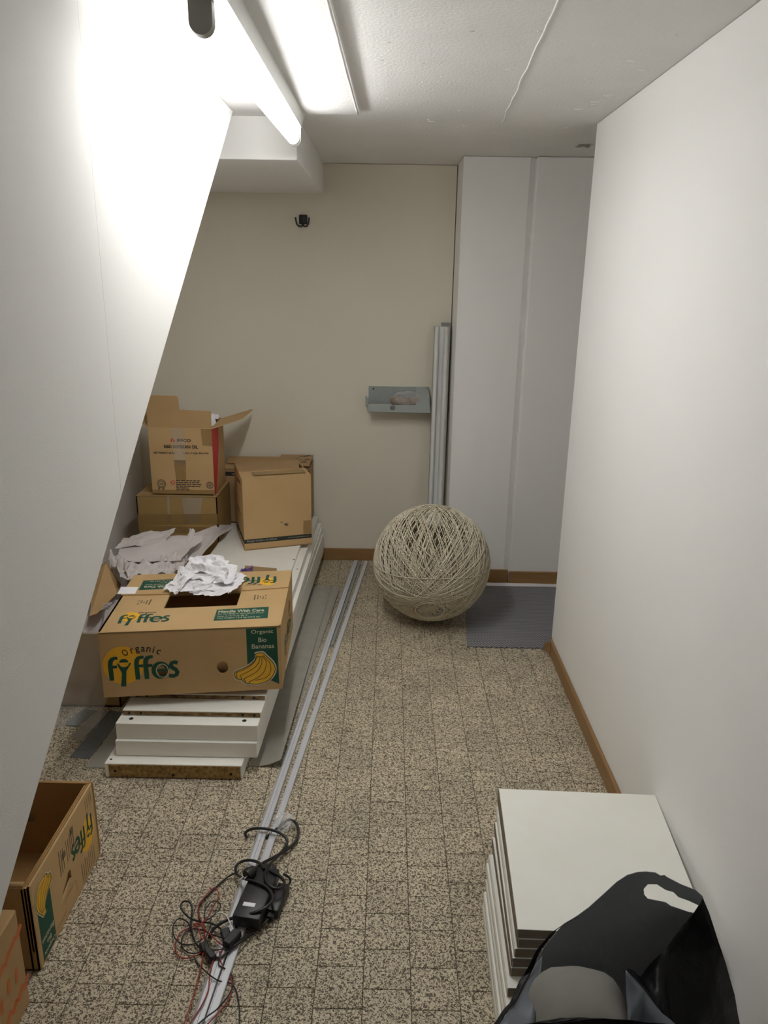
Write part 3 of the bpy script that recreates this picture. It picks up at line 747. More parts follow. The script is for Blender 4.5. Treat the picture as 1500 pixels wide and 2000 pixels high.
FL, FR_, BR_, BL_ = Vector((-0.834, 1.994, 0)), Vector((-0.311, 2.063, 0)), Vector((-0.332, 2.503, 0)), Vector((-0.869, 2.434, 0))
Z0, Z1 = 0.2075, 0.420
bbx = thing('banana_box', 'closed cardboard banana box lying on the long white boards', 'box', (-0.59, 2.25, Z0))
ML = (FR_ - FL).length
MF = frame((FL.x, FL.y, Z0), FR_ - FL, (0, 0, 1))                 # front, normal towards the viewer
MT = frame((FL.x, FL.y, Z1), FR_ - FL, (-0.03, 1, 0))              # top
MRt = frame((FR_.x, FR_.y, Z0), BR_ - FR_, (0, 0, 1))              # right end
HH = Z1 - Z0
TC = 0.006
hole = lambda cu_, cv, ru, rv: arc(cu_, cv, ru, rv, 0, 345, 23)
fr = shape2d([[(0, 0), (ML, 0), (ML, HH), (0, HH)], hole(0.351, 0.082, 0.017, 0.0215), hole(0.175, 0.081, 0.0165, 0.021)], TC)
B().mesh(fr, lift(MF, -TC / 2)).obj('front_wall', M_CARD, bbx)
def quadwall(a, c, z0, z1, t, name, mat, parent):
    B().prism([(a.x, a.y, z0), (c.x, c.y, z0), (c.x, c.y, z1), (a.x, a.y, z1)], t).obj(name, mat, parent)
DW = (BR_ - FR_).length
rw = shape2d([[(0, 0), (DW / 2, 0), (DW, 0), (DW, HH), (0, HH)], hole(0.30, 0.135, 0.034, 0.026)], TC)
B().mesh(rw, lift(MRt, -TC / 2)).obj('end_wall', M_CARD, bbx)
quadwall(BR_, BL_, Z0, Z1, TC, 'back_wall', M_CARD, bbx)
quadwall(BL_, FL, Z0, Z1, TC, 'end_wall', M_CARD, bbx)
quadwall(FL + Vector((0.02, 0.008, 0)), FR_ + Vector((-0.012, 0.006, 0)), Z0 - 0.0003, Z0 + 0.02, 0.004, 'bottom_rim', M_CARD_IN, bbx)
B().prism([(FL.x + 0.01, FL.y + 0.01, Z0 + 0.004), (FR_.x - 0.01, FR_.y + 0.01, Z0 + 0.004), (BR_.x - 0.01, BR_.y - 0.01, Z0 + 0.004), (BL_.x + 0.01, BL_.y - 0.01, Z0 + 0.004)], 0.0035).obj('bottom_panel', M_CARD_IN, bbx)
# top with a window; the back flap lies on top of it
def tq(u_, v_): return (u_, v_)
MTi = MT.inverted(); bR = MTi @ Vector((BR_.x, BR_.y, Z1)); bL = MTi @ Vector((BL_.x, BL_.y, Z1))
top = shape2d([[(0, 0), (ML, 0), (ML + (bR.x - ML) * 0.66, 0.29), (bL.x * 0.66, 0.29)], [(0.164, 0.158), (0.389, 0.161), (0.397, 0.272), (0.168, 0.266)]], TC)
B().mesh(top, lift(MT, -TC / 2)).obj('front_flap', M_CARD, bbx)
tb_ = shape2d([[(bL.x * 0.6, 0.268), (0.15, 0.264), (0.28, 0.268), (0.42, 0.274), (ML + (bR.x - ML) * 0.65, 0.288), (bR.x, bR.y), (bL.x, bL.y)]], 0.004)
B().mesh(tb_, lift(MT, 0.0022)).obj('back_flap', M_CARD, bbx)
# prints on the front
pr = B(); pr.mesh(shape2d([hole(0.064, 0.104, 0.058, 0.062)]), lift(MF, 0.0003)); pr.obj('yellow_sun', M_YELLOW, bbx)
pr = B(); fyffes(pr, MF @ Matrix.Translation((0.0195, 0.0945, 0)), 0.0006)
pr.obj('logo_lettering', M_GREEN, bbx)
# the round hole bites into the letter e: a ring of raw board edge
B().mesh(shape2d([hole(0.175, 0.081, 0.0185, 0.023), hole(0.175, 0.081, 0.0165, 0.021)]), lift(MF, 0.0009)).obj('hole_rim', M_CREAMP, bbx)
pr = B()
for ch, a_ in zip('Organic', (118, 106, 97, 88, 79, 71, 62)):
    t_ = text2d(ch, 0.004); M_ = fit(t_, 0, 0, 1, 1)
    wd = {'O': 0.0155, 'r': 0.0082, 'g': 0.0118, 'a': 0.0115, 'n': 0.0118, 'i': 0.0034, 'c': 0.011}[ch]; hh = 0.0215 if ch in 'Oi' else (0.0215 if ch == 'g' else 0.0160)
    R_ = 0.098; cx, cy = 0.121, 0.061
    px_, py_ = cx + R_ * cos(radians(a_)) , cy + R_ * sin(radians(a_)) * 0.92
    q = Matrix.Translation((px_, py_ - (0.005 if ch == 'g' else 0.0), 0)) @ Matrix.Rotation(radians(a_ - 90), 4, 'Z') @ Matrix.Translation((-wd / 2, -0.005, 0)) @ Matrix.Diagonal((wd, hh, 1, 1)) @ M_
    pr.mesh(t_, lift(MF, 0.0008) @ q)
pr.obj('lettering', M_BLACKP, bbx)
B().mesh(shape2d([[(0.4255, 0.068), (0.519, 0.018), (0.5155, 0.2075), (0.4255, 0.2065)]]), lift(MF, 0.0003)).obj('green_panel', M_GREEN, bbx)
letters(MF, bbx, M_CREAMP, (('Organic', (0.440, 0.1865, 0.505, 0.2025), 0.004), ('Bio', (0.4605, 0.1615, 0.4845, 0.1765), 0.004), ('Bananas', (0.4405, 0.1405, 0.5065, 0.1555), 0.004)))
bunch_prints(MF, bbx)
# prints on the top
def toplogo(Mloc, parent):
    pr = B(); pr.mesh(shape2d([hole(0.030, 0.014, 0.028, 0.033)]), lift(Mloc, 0.0003)); pr.obj('yellow_sun', M_YELLOW, parent)
    pr = B(); fyffes(pr, Mloc @ Matrix.Diagonal((0.735, 0.78, 1, 1)), 0.0006); pr.obj('logo_lettering', M_GREEN, parent)
    t_ = text2d('Organic', 0.004); pr = B(); pr.mesh(t_, lift(Mloc, 0.0006) @ fit(t_, 0.050, 0.032, 0.103, 0.047)); pr.obj('lettering', M_BLACKP, parent)
def care(Mloc, parent):
    B().mesh(shape2d([[(0, 0), (0.162, 0.006), (0.164, 0.090), (0.004, 0.081)]]), lift(Mloc, 0.0003)).obj('green_panel', M_GREEN, parent)
    letters(Mloc, parent, M_CREAMP, (('Handle With Care', (0.010, 0.056, 0.150, 0.075), 0.02), ('Do not drop or turn upside down.', (0.010, 0.041, 0.150, 0.0505), 0.008), ('Keep at 14 °C or 58 °F', (0.010, 0.0255, 0.100, 0.0355), 0.008), ('Net weight: 13.4 kg (29.5 lb)', (0.010, 0.0115, 0.138, 0.0215), 0.008)))
def stamp(Mloc, parent):
    pr = B(); rg = random.Random(5)
    pr.mesh(shape2d([[(0, 0), (0.004, 0), (0.006, 0.042), (0.002, 0.042)]]), lift(Mloc, 0.0003))
    for i in range(4):
        for j in range(3):
            if rg.random() < 0.82:
                x = 0.010 + i * 0.0085; y = 0.006 + j * 0.012
                pr.mesh(shape2d([[(x, y), (x + 0.0045, y + 0.001), (x + 0.0055, y + 0.009), (x + 0.002, y + 0.009)]]), lift(Mloc, 0.0003))
    pr.obj('stamp_marks', M_GREYP, parent)
R180 = Matrix.Rotation(pi, 4, 'Z')
toplogo(MT @ Matrix.Translation((0.043, 0.089, 0)), bbx)
care(MT @ Matrix.Translation((0.326, 0.051, 0)), bbx)
stamp(MT @ Matrix.Translation((0.440, 0.198, 0)), bbx)
stamp(MT @ Matrix.Translation((0.117, 0.232, 0)) @ R180, bbx)
MT2 = lift(MT, 0.0042)
care(MT2 @ Matrix.Translation((0.226, 0.391, 0)) @ R180, bbx)
toplogo(MT2 @ Matrix.Translation((0.512, 0.355, 0)) @ R180, bbx)
B().mesh(shape2d([[(0.0, 0.2745), (0.057, 0.2725), (0.057, 0.328), (0.0, 0.335)]]), lift(MT2, 0.0003)).obj('white_sticker', M_STICK, bbx)
# prints on the right end
pr = B(); rg = random.Random(9)
fyffes(pr, MRt @ Matrix.Translation((0.10, 0.085, 0)) @ Matrix.Diagonal((1.2, 0.8, 1, 1)), 0.0005)
pr.obj('logo_lettering', M_GREEN, bbx)
# rounded lid skirt bulging at the right end
# ------------------------------------------------------------ crumpled white paper on the banana box
cp = thing('crumpled_paper', 'crumpled ball of bright white paper on top of the banana box', 'paper', (-0.58, 2.33, 0.425))
for c4, n, sd, am, nf, lo, hi in (
    ([(-0.705, 2.300, 0.440), (-0.500, 2.272, 0.434), (-0.468, 2.395, 0.446), (-0.690, 2.425, 0.446)], 60, 5, 0.016, 9, 0.7, 3.2),
    ([(-0.675, 2.312, 0.468), (-0.500, 2.296, 0.452), (-0.500, 2.405, 0.478), (-0.668, 2.418, 0.500)], 64, 6, 0.016, 10, 0.7, 3.6),
    ([(-0.650, 2.330, 0.486), (-0.520, 2.320, 0.472), (-0.530, 2.402, 0.500), (-0.640, 2.408, 0.512)], 60, 9, 0.016, 12, 0.8, 4.0),
    ([(-0.606, 2.258, 0.431), (-0.500, 2.254, 0.432), (-0.466, 2.335, 0.446), (-0.570, 2.350, 0.470)], 44, 15, 0.010, 8, 0.7, 3.0),
    ([(-0.718, 2.290, 0.431), (-0.672, 2.256, 0.431), (-0.625, 2.330, 0.480), (-0.690, 2.366, 0.488)], 36, 21, 0.009, 6, 0.7, 2.6),
    ([(-0.695, 2.275, 0.434), (-0.590, 2.258, 0.432), (-0.555, 2.325, 0.474), (-0.650, 2.350, 0.480)], 44, 33, 0.010, 8, 0.7, 3.2)):
    b = B(); crumpled_sheet(b, c4, n, sd, am, nf, lo, hi, 0.008, 0.4275); b.obj('paper_sheet', M_PAPERW, cp)
# card piece and purple scrap behind the box
b = B(); b.prism([(-0.52, 2.555, 0.2625), (-0.405, 2.575, 0.2625), (-0.40, 2.60, 0.392), (-0.515, 2.59, 0.405)], 0.004)
tag(b.obj('card_piece', M_CARD_B), 'small grey brown card piece peeping up behind the banana box', 'cardboard')
b = B(); crumpled_sheet(b, [(-0.516,2.530,0.402),(-0.477,2.530,0.403),(-0.475,2.530,0.426),(-0.519,2.530,0.414)], 10, 3, 0.006, 6)
tag(b.obj('purple_scrap', M_PURPLE), 'small purple plastic scrap behind the crumpled white paper', 'scrap')

# ------------------------------------------------------------ boxes at the back left
def plainbox(name, label, o, ex, ey, L, D, z0, z1, mat, lid=True, t=0.005):
    """closed carton: o front-left corner, ex along front, ey to the back"""
    ex = Vector((*ex, 0)).normalized(); ey = Vector((*ey, 0)).normalized(); o = Vector((o[0], o[1], 0))
    p = thing(name, label, 'box', (o + ex * L / 2 + ey * D / 2 + Vector((0, 0, z0))))
    A, Bq, Cq, Dq = o, o + ex * L, o + ex * L + ey * D, o + ey * D
    b = B()
    for a, c in ((A, Bq), (Bq, Cq), (Cq, Dq), (Dq, A)):
        b.prism([(a.x, a.y, z0), (c.x, c.y, z0), (c.x, c.y, z1), (a.x, a.y, z1)], t)
    b.prism([(q.x, q.y, z0 + t) for q in (A, Bq, Cq, Dq)], t)
    b.obj('carton', mat, p)
    return p, (A, Bq, Cq, Dq)

# taped carton under the oil box
ub, (A, Bq, Cq, Dq) = plainbox('taped_carton', 'brown carton wrapped in packing tape under the oil carton', (-1.122, 3.25), (1, 0.0), (0, 1), 0.362, 0.28, 0.0025, 0.472, M_CARD_DK)
B().prism([(A.x, A.y, 0.474), (Bq.x, Bq.y, 0.474), (Cq.x, Cq.y, 0.474), (Dq.x, Dq.y, 0.474)], 0.004).obj('lid', M_CARD_DK, ub)
MU = frame((A.x, A.y, 0), (1, 0, 0), (0, 0, 1))
for q in ([(0.0, 0.385), (0.362, 0.395), (0.362, 0.345), (0.0, 0.335)], [(0.135, 0.27), (0.145, 0.27), (0.150, 0.472), (0.138, 0.472)], [(0.0, 0.335), (0.362, 0.33), (0.362, 0.30), (0.0, 0.30)], [(0.205, 0.47), (0.30, 0.47), (0.28, 0.36), (0.215, 0.34)]):
    B().mesh(shape2d([q]), lift(MU, 0.0008)).obj('tape', M_TAPE if q[1][0] > 0.3 else M_TAPEC, ub)
B().prism([(A.x, A.y - 0.0006, 0.472), (A.x + 0.362, A.y - 0.0006, 0.472), (A.x + 0.362, A.y + 0.05, 0.4746), (A.x, A.y + 0.05, 0.4746)], 0.0005).obj('tape', M_TAPEC, ub)

# soybean oil carton
ox, ow, z0, z1 = -1.052, 0.279, 0.4748, 0.780
ob, (A, Bq, Cq, Dq) = plainbox('oil_carton', 'open soybean oil carton with raised flaps on the back left stack', (ox, 3.27), (1, 0), (-0.02, 1), ow, 0.262, z0, z1, M_CARD)
MO = frame((ox, 3.27, z0), (1, 0, 0), (0, 0, 1))
hh = z1 - z0
fl = shape2d([[(0, 0), (ow, 0), (ow - 0.001, 0.074), (0.140, 0.078), (0.138, 0.118)] + arc(0.122, 0.122, 0.016, 0.017, 0, 90, 6) + [(0, 0.139)]], 0.004)
fM = frame((ox, 3.270, z1), (1, 0, 0), (0, 0.10, 1))
B().mesh(fl, lift(fM, -0.002)).obj('front_flap', M_CARD_D, ob)
b = B(); b.prism([(Bq.x, Bq.y + 0.002, z1), (-0.664, 3.42, 0.800), (-0.662, 3.68, 0.800), (Cq.x, Cq.y, z1)], 0.004); b.obj('side_flap', M_CARD, ob)
b = B(); b.prism([(A.x, A.y + 0.002, z1), (A.x - 0.10, A.y + 0.02, z1 + 0.06), (A.x - 0.10, Dq.y, z1 + 0.06), (Dq.x, Dq.y, z1)], 0.004); b.obj('side_flap', M_CARD_D, ob)
b = B(); crumpled_sheet(b, [(ox + 0.02, 3.29, 0.78), (ox + ow - 0.01, 3.29, 0.785), (ox + ow - 0.02, 3.52, 0.80), (ox + 0.02, 3.52, 0.80)], 26, 31, 0.03, 10)
tag(b.obj('packing_paper', M_PAPERW), 'white packing paper showing inside the open oil carton', 'paper')
letters(MO, ob, M_BLACKP, (('IFFCO', (0.125, 0.242, 0.186, 0.256), 0.03), ('RBD SOYBEAN OIL', (0.066, 0.213, 0.216, 0.228), 0.03), ('NET WEIGHT: 20 KG', (0.018, 0.187, 0.112, 0.196), 0.03), ('Country of Origin: MALAYSIA', (0.146, 0.187, 0.262, 0.197), 0.015)))
pr = B()
for k in range(6):
    x = 0.108
    rg = random.Random(k)
    while x < 0.21 - 0.012 * (k in (4, 5)) * 4:
        l = rg.uniform(0.008, 0.022); pr.mesh(shape2d([[(x, 0.064 - k * 0.0085), (x + l, 0.064 - k * 0.0085), (x + l, 0.0685 - k * 0.0085), (x, 0.0685 - k * 0.0085)]]), lift(MO, 0.0006)); x += l + 0.003
pr.obj('small_print', M_BLACKP, ob, kind='stuff')
pr = B()   # round seals left and right
for cx, ra, cy in ((0.043, 0.0205, 0.050), (0.259, 0.0165, 0.047)):
    pr = B()
    pr.mesh(shape2d([hole(cx, cy, ra, ra), hole(cx, cy, ra * 0.86, ra * 0.86)]), lift(MO, 0.0006))
    pr.mesh(shape2d([hole(cx, cy, ra * 0.62, ra * 0.62), hole(cx, cy, ra * 0.5, ra * 0.5)]), lift(MO, 0.0006))
    for k in range(20):
        a_ = 2 * pi * k / 20
        pr.mesh(shape2d([hole(cx + cos(a_) * ra * 0.74, cy + sin(a_) * ra * 0.74, ra * 0.075, ra * 0.075)]), lift(MO, 0.0006))
    pr.mesh(shape2d([[(cx - ra * 0.3, cy - 0.003), (cx + ra * 0.3, cy - 0.003), (cx + ra * 0.3, cy + 0.003), (cx - ra * 0.3, cy + 0.003)]]), lift(MO, 0.0006))
    if cx > 0.1: pr.obj('seal_print', M_GREYP, ob)
    else: seal = pr
pr = seal
for x in (0.030, 0.050):
    pr.mesh(shape2d([[(x - 0.004, 0.020), (x + 0.002, 0.022), (x + 0.006, 0.033), (x - 0.002, 0.035)]]), lift(MO, 0.0006))
pr.obj('seal_print', M_GREYP, ob)
pr = B()
pr.mesh(shape2d([hole(0.094, 0.057, 0.0095, 0.0095), hole(0.094, 0.057, 0.006, 0.006)]), lift(MO, 0.0006)); pr.obj('red_emblem', M_RED, ob); pr = B()
pr.mesh(shape2d([[(0.098, 0.242), (0.103, 0.242), (0.106, 0.253), (0.103, 0.259), (0.098, 0.254)]]), lift(MO, 0.0006)); pr.mesh(shape2d([[(0.108, 0.242), (0.118, 0.242), (0.109, 0.257), (0.106, 0.260)]]), lift(MO, 0.0006))
pr.obj('red_emblem', M_RED, ob)
for q, mm in (([(0.100, 0.305), (0.160, 0.305), (0.158, 0.14), (0.145, 0.135), (0.108, 0.15)], M_TAPEC), ([(0.105, 0.16), (0.158, 0.16), (0.155, 0.07), (0.110, 0.07)], M_TAPE), ([(0.232, 0.302), (0.279, 0.302), (0.279, 0.225), (0.236, 0.228)], M_TAPE), ([(0.0, 0.022), (0.279, 0.026), (0.279, 0.004), (0.0, 0.004)], M_TAPE)):
    B().mesh(shape2d([q]), lift(MO, 0.0011)).obj('tape', mm, ob)
MOr = frame((Bq.x, Bq.y, z0), Cq - Bq, (0, 0, 1))
b = B(); b.mesh(shape2d([[(0.0, 0.0), (0.03, 0.0), (0.09, 0.10), (0.135, 0.20), (0.145, hh - 0.002), (0.0, hh - 0.002)]]), lift(MOr, 0.0005)); b.obj('red_print', M_RED, ob)

# carton with a dark band, standing in front
FBo = Vector((-0.622, 3.137)); fex = Vector((0.285, 0.103)); fey = Vector((-0.30, 0.95))
cbx, (A, Bq, Cq, Dq) = plainbox('banded_carton', 'closed brown carton with a dark lettered band along its bottom', (FBo.x, FBo.y), fex, fey, 0.303, 0.285, 0.2615, 0.583, M_CARD)
zt = 0.583
e1, e2 = (Bq - A), (Dq - A)
def onlid(u_, v_, z): q = A + e1 * u_ + e2 * v_; return (q.x, q.y, z)
B().prism([onlid(0, 0, zt + 0.001), onlid(1, 0, zt + 0.003), onlid(1, 0.46, zt + 0.004), onlid(0, 0.46, zt + 0.007)], 0.004).obj('front_flap', M_CARD, cbx)
B().prism([onlid(0, 0.44, zt + 0.007), onlid(0.9, 0.40, zt + 0.009), onlid(1, 0.98, zt + 0.006), onlid(0.0, 1, zt + 0.010)], 0.004).obj('back_flap', M_CARD_B, cbx)
B().prism([onlid(0.18, 0.14, zt + 0.0085), onlid(0.94, 0.10, zt + 0.0085), onlid(0.94, 0.30, zt + 0.0090), onlid(0.18, 0.33, zt + 0.0094)], 0.001).obj('tape', M_TAPE, cbx)
MB_ = frame((A.x, A.y, 0.2615), Bq - A, (0, 0, 1))
MBl = frame((Dq.x, Dq.y, 0.2615), A - Dq, (0, 0, 1))
b = B(); b.mesh(shape2d([[(0, 0.032), (0.3035, 0.032), (0.3035, 0.051), (0, 0.051)]]), lift(MB_, 0.0005)); b.mesh(shape2d([[(0, 0.028), (0.285, 0.032), (0.285, 0.051), (0, 0.047)]]), lift(MBl, 0.0005)); b.obj('dark_band', M_DKGREEN, cbx)
letters(MB_, cbx, plain('grey_lettering', s8(150, 146, 130), 0.7), (('Bunge Loders Croklaan', (0.012, 0.036, 0.145, 0.0475), 0.015), ('www.bungeloders.com', (0.195, 0.0375, 0.292, 0.045), 0.008)), 0.0009)
B().mesh(shape2d([[(0.265, 0.055), (0.3035, 0.053), (0.3035, 0.115), (0.266, 0.115)]]), lift(MB_, 0.0006)).obj('tape', M_TAPE, cbx)
b = B()
for q in ([(0.175, 0.108), (0.19, 0.096), (0.20, 0.105), (0.188, 0.112)], [(0.16, 0.118), (0.170, 0.112), (0.172, 0.120)]): b.mesh(shape2d([q]), lift(MB_, 0.0005))
b.obj('stain', M_GREYP, cbx)
b = B()
for q in ([(0.05, 0.30), (0.06, 0.30), (0.055, 0.24), (0.045, 0.24)], [(0.10, 0.29), (0.22, 0.30), (0.22, 0.285), (0.10, 0.27)], [(0.08, 0.16), (0.2, 0.14), (0.2, 0.13), (0.08, 0.15)]): b.mesh(shape2d([q]), lift(MBl, 0.0005))
b.obj('print_marks', M_GREYP, cbx)

# carton behind it
gbx, (A, Bq, Cq, Dq) = plainbox('flat_topped_carton', 'brown carton against the back wall behind the banded carton', (-0.803, 3.535), (1, 0.0), (0, 1), 0.428, 0.195, 0.2618, 0.535, M_CARD_B)
zt = 0.535
B().prism([(A.x - 0.006, A.y - 0.004, zt + 0.001), (Bq.x, Bq.y - 0.002, zt + 0.001), (Bq.x, Bq.y + 0.09, zt + 0.004), (A.x, A.y + 0.09, zt + 0.005)], 0.004).obj('front_flap', M_CARD_B, gbx)
B().prism([(A.x + 0.02, A.y + 0.07, zt + 0.012), (A.x + 0.30, A.y + 0.06, zt + 0.016), (A.x + 0.30, A.y + 0.19, zt + 0.018), (A.x + 0.0, A.y + 0.19, zt + 0.016)], 0.004).obj('back_flap', M_CARD_D, gbx)
B().prism([(A.x + 0.26, A.y + 0.02, zt + 0.020), (Bq.x + 0.0, Bq.y + 0.0, zt + 0.020), (Bq.x + 0.001, Bq.y + 0.19, zt + 0.030), (A.x + 0.27, A.y + 0.19, zt + 0.030)], 0.004).obj('end_flap', M_CARD_B, gbx)
MG = frame((A.x, A.y, 0.2618), (1, 0, 0), (0, 0, 1))
B().mesh(shape2d([[(0.002, 0.236), (0.10, 0.236), (0.10, 0.257), (0.002, 0.257)]]), lift(MG, 0.0006)).obj('dark_band', M_DKGREEN, gbx)
t_ = text2d('www.bungeloders.com', 0.008); pr = B(); pr.mesh(t_, lift(MG, 0.0009) @ fit(t_, 0.055, 0.242, 0.098, 0.2495) ); pr.obj('lettering', M_CREAMP, gbx)
b = B(); rg = random.Random(3)
for k in range(16):
    x, y = A.x + 0.33 + rg.uniform(0, 0.08), A.y + 0.04 + rg.uniform(0, 0.13); l = rg.uniform(0.008, 0.025)
    b.tube(smoothpath([(x, y, zt + 0.0212 + (y - A.y) * 0.05), (x + l * 0.5, y + 0.008, zt + 0.0212 + (y + 0.008 - A.y) * 0.05), (x + l, y + rg.uniform(-0.01, 0.01), zt + 0.0212 + (y - A.y) * 0.05)], 3), 0.0008, 4)
b.obj('pen_scribble', M_BLACKP, gbx)

# ------------------------------------------------------------ open carton with packing paper, left of the boards
oc, (A, Bq, Cq, Dq) = plainbox('open_carton', 'open brown carton overflowing with packing paper left of the boards', (-1.22, 2.275), (1, 0), (0, 1), 0.325, 0.60, 0.003, 0.275, M_CARD_DK)
b = B(); b.prism([(Bq.x, Bq.y + 0.01, 0.275), (Cq.x, Cq.y, 0.275), (Cq.x + 0.03, Cq.y, 0.355), (Bq.x + 0.03, Bq.y + 0.06, 0.37)], 0.004); b.obj('side_flap', M_CARD_D, oc)
b = B(); b.prism([(-1.086,2.620,0.355),(-1.036,2.620,0.397),(-0.989,2.620,0.306),(-0.959,2.500,0.323),(-0.989,2.380,0.298),(-1.006,2.360,0.297)], 0.004); b.obj('side_flap', M_CARD_D, oc)
# papers
PG = 'grey packing paper in the open carton'
def paper(label, c4, n, seed, amp, nf=10, lo=0.8, hi=4.5, jag=0.006, mat=M_PAPER):
    b = B(); crumpled_sheet(b, c4, n, seed, amp, nf, lo, hi, jag)
    return tag(b.obj('packing_paper', mat), label, 'paper', PG)
paper('flat folded grey sheet lying on the heap of packing paper', [(-1.030,2.711,0.375),(-0.787,2.714,0.370),(-0.758,2.976,0.385),(-1.086,2.948,0.375)], 50, 41, 0.012, 5, 0.5, 1.8)
paper('upper grey sheet with a long folded edge, nearest the taped carton', [(-1.084,2.834,0.380),(-0.897,2.844,0.380),(-0.881,3.018,0.400),(-1.054,2.994,0.380)], 50, 43, 0.012, 5, 0.5, 1.8)
paper('pointed grey sheet reaching towards the banded carton', [(-0.799,2.782,0.340),(-0.769,2.787,0.330),(-0.726,3.407,0.300),(-0.835,3.026,0.380)], 40, 47, 0.012, 6, 0.6, 2.2)
paper('upright strip of grey paper beside the pointed sheet', [(-0.814,2.825,0.345),(-0.792,2.803,0.345),(-0.798,2.996,0.400),(-0.822,2.998,0.410)], 20, 53, 0.006, 5, 0.6, 2.2)
paper('crumpled grey wad at the front of the packing paper heap', [(-0.956,2.539,0.370),(-0.792,2.587,0.360),(-0.824,2.796,0.360),(-1.025,2.718,0.360)], 56, 59, 0.026, 11, 0.8, 3.8)
paper('crumpled pale wad under the upright paper strip', [(-0.842,2.615,0.350),(-0.774,2.659,0.350),(-0.772,2.775,0.360),(-0.880,2.777,0.370)], 52, 61, 0.024, 11, 0.8, 3.8)
paper('grey crumple at the left end of the packing paper heap', [(-1.020,2.617,0.370),(-0.914,2.556,0.360),(-0.961,2.738,0.360),(-1.079,2.762,0.370)], 48, 67, 0.024, 10, 0.8, 3.8)
b = B(); crumpled_sheet(b, [(-0.931,2.287,0.360),(-0.911,2.288,0.360),(-0.905,2.293,0.380),(-0.923,2.284,0.380)], 12, 71, 0.008, 6)
tag(b.obj('paper_slip', M_PAPERW), 'small white slip showing between open carton and banana box', 'paper')
# filling under the sheets so that the carton is full
b = B(); crumpled_sheet(b, [(-1.2, 2.32, 0.25), (-0.91, 2.32, 0.25), (-0.91, 2.86, 0.27), (-1.2, 2.86, 0.27)], 36, 77, 0.06, 14, 1.0, 5.0)
tag(b.obj('packing_paper', M_PAPER), 'grey packing paper deep inside the open carton', 'paper', PG)
# clear film hanging over the open carton
def filmfn(s_, t_):
    x = -1.24 + 0.36 * s_
    z = 0.29 * (1 - t_) ** 1.2
    y = 2.262 - 0.012 - 0.10 * t_ ** 3 + 0.012 * sin(s_ * 14 + t_ * 4) * t_ + 0.012 * noise.noise(Vector((s_ * 5, t_ * 5, 1)))
    return Vector((x - 0.05 * t_ * s_, y, z + 0.003 + 0.006 * abs(noise.noise(Vector((s_ * 9, t_ * 6, 4))))))
b = B(); b.grid(40, 40, filmfn)
tag(b.obj('plastic_film', M_FILM, None, 'all'), 'clear plastic film hanging down the front of the open carton', 'plastic')

# ------------------------------------------------------------ open banana box, left foreground
fbx = thing('banana_box', 'open upturned banana box on the floor by the left wall cut', 'box', (-0.92, 1.4, 0.0))
X1, Y0_, Y1_, H_ = -0.716, 1.245, 1.585, 0.214
X0_ = -1.16
MR2 = frame((X1, Y0_, 0.002), (0, 1, 0), (0, 0, 1))      # right side: normal +x
LL = Y1_ - Y0_
cut = [(0.105, 0.088), (0.165, 0.045), (0.172, 0.052), (0.178, 0.085)]
side = shape2d([[(0, 0), (LL, 0), (LL, H_), (0, H_)], [(0.115, 0.060), (0.125, 0.057), (0.182, 0.075), (0.180, 0.100), (0.168, 0.100)]], 0.005)
B().mesh(side, lift(MR2, -0.0025)).obj('side_wall', M_CARD, fbx)
B().mesh(shape2d([[(0, 0.05), (LL, 0.05), (LL, H_ - 0.001), (0, H_ - 0.001)]], 0.004), lift(MR2, -0.009)).obj('inner_wall', M_CARD_IN, fbx)
B().mesh(shape2d([[(0, 0.0), (LL, 0.0), (LL, H_ - 0.004), (0, H_ - 0.004)]], 0.004), lift(MR2, -0.0155)).obj('inner_wall', M_CARD_IN, fbx)
MN2 = frame((X0_, Y0_, 0.002), (1, 0, 0), (0, 0, 1)); Wb = X1 - X0_
nw = shape2d([[(0, 0), (Wb, 0), (Wb, H_), (0, H_)], [(Wb - 0.20, 0.085), (Wb - 0.05, 0.085), (Wb - 0.035, 0.10), (Wb - 0.035, 0.135), (Wb - 0.05, 0.15), (Wb - 0.20, 0.15)]], 0.005)
B().mesh(nw, lift(MN2, -0.0025)).obj('end_wall', M_CARD_D, fbx)
B().box((X0_ + 0.003, Y0_ + 0.012, 0.003), (X1 - 0.018, Y0_ + 0.016, H_ - 0.004)).obj('inner_wall', M_CARD_IN, fbx)
fw = shape2d([[(0, 0), (Wb, 0), (Wb, H_), (0, H_)], hole(Wb - 0.165, 0.115, 0.017, 0.022)], 0.005)
B().mesh(fw, frame((X0_, Y1_, 0.002), (1, 0, 0), (0, 0, 1))).obj('end_wall', M_CARD_IN, fbx)
B().box((X0_ - 0.004, Y0_, 0.002), (X0_, Y1_, H_)).obj('side_wall', M_CARD_D, fbx)
B().box((X0_, Y0_, 0.001), (X1 - 0.003, Y1_, 0.005)).obj('bottom_panel', M_CARD_IN, fbx)
B().box((X0_, Y1_ + 0.012, 0.002), (X1 - 0.003, Y1_ + 0.016, H_ - 0.006)).obj('outer_wall', M_CARD_D, fbx)
# flap roll at the near end of the rim
B().tube([(X0_, Y0_ + 0.008, H_ + 0.002), (X1 - 0.012, Y0_ + 0.008, H_ + 0.002)], 0.007, 10).obj('rim_roll', M_CARD_D, fbx, True)
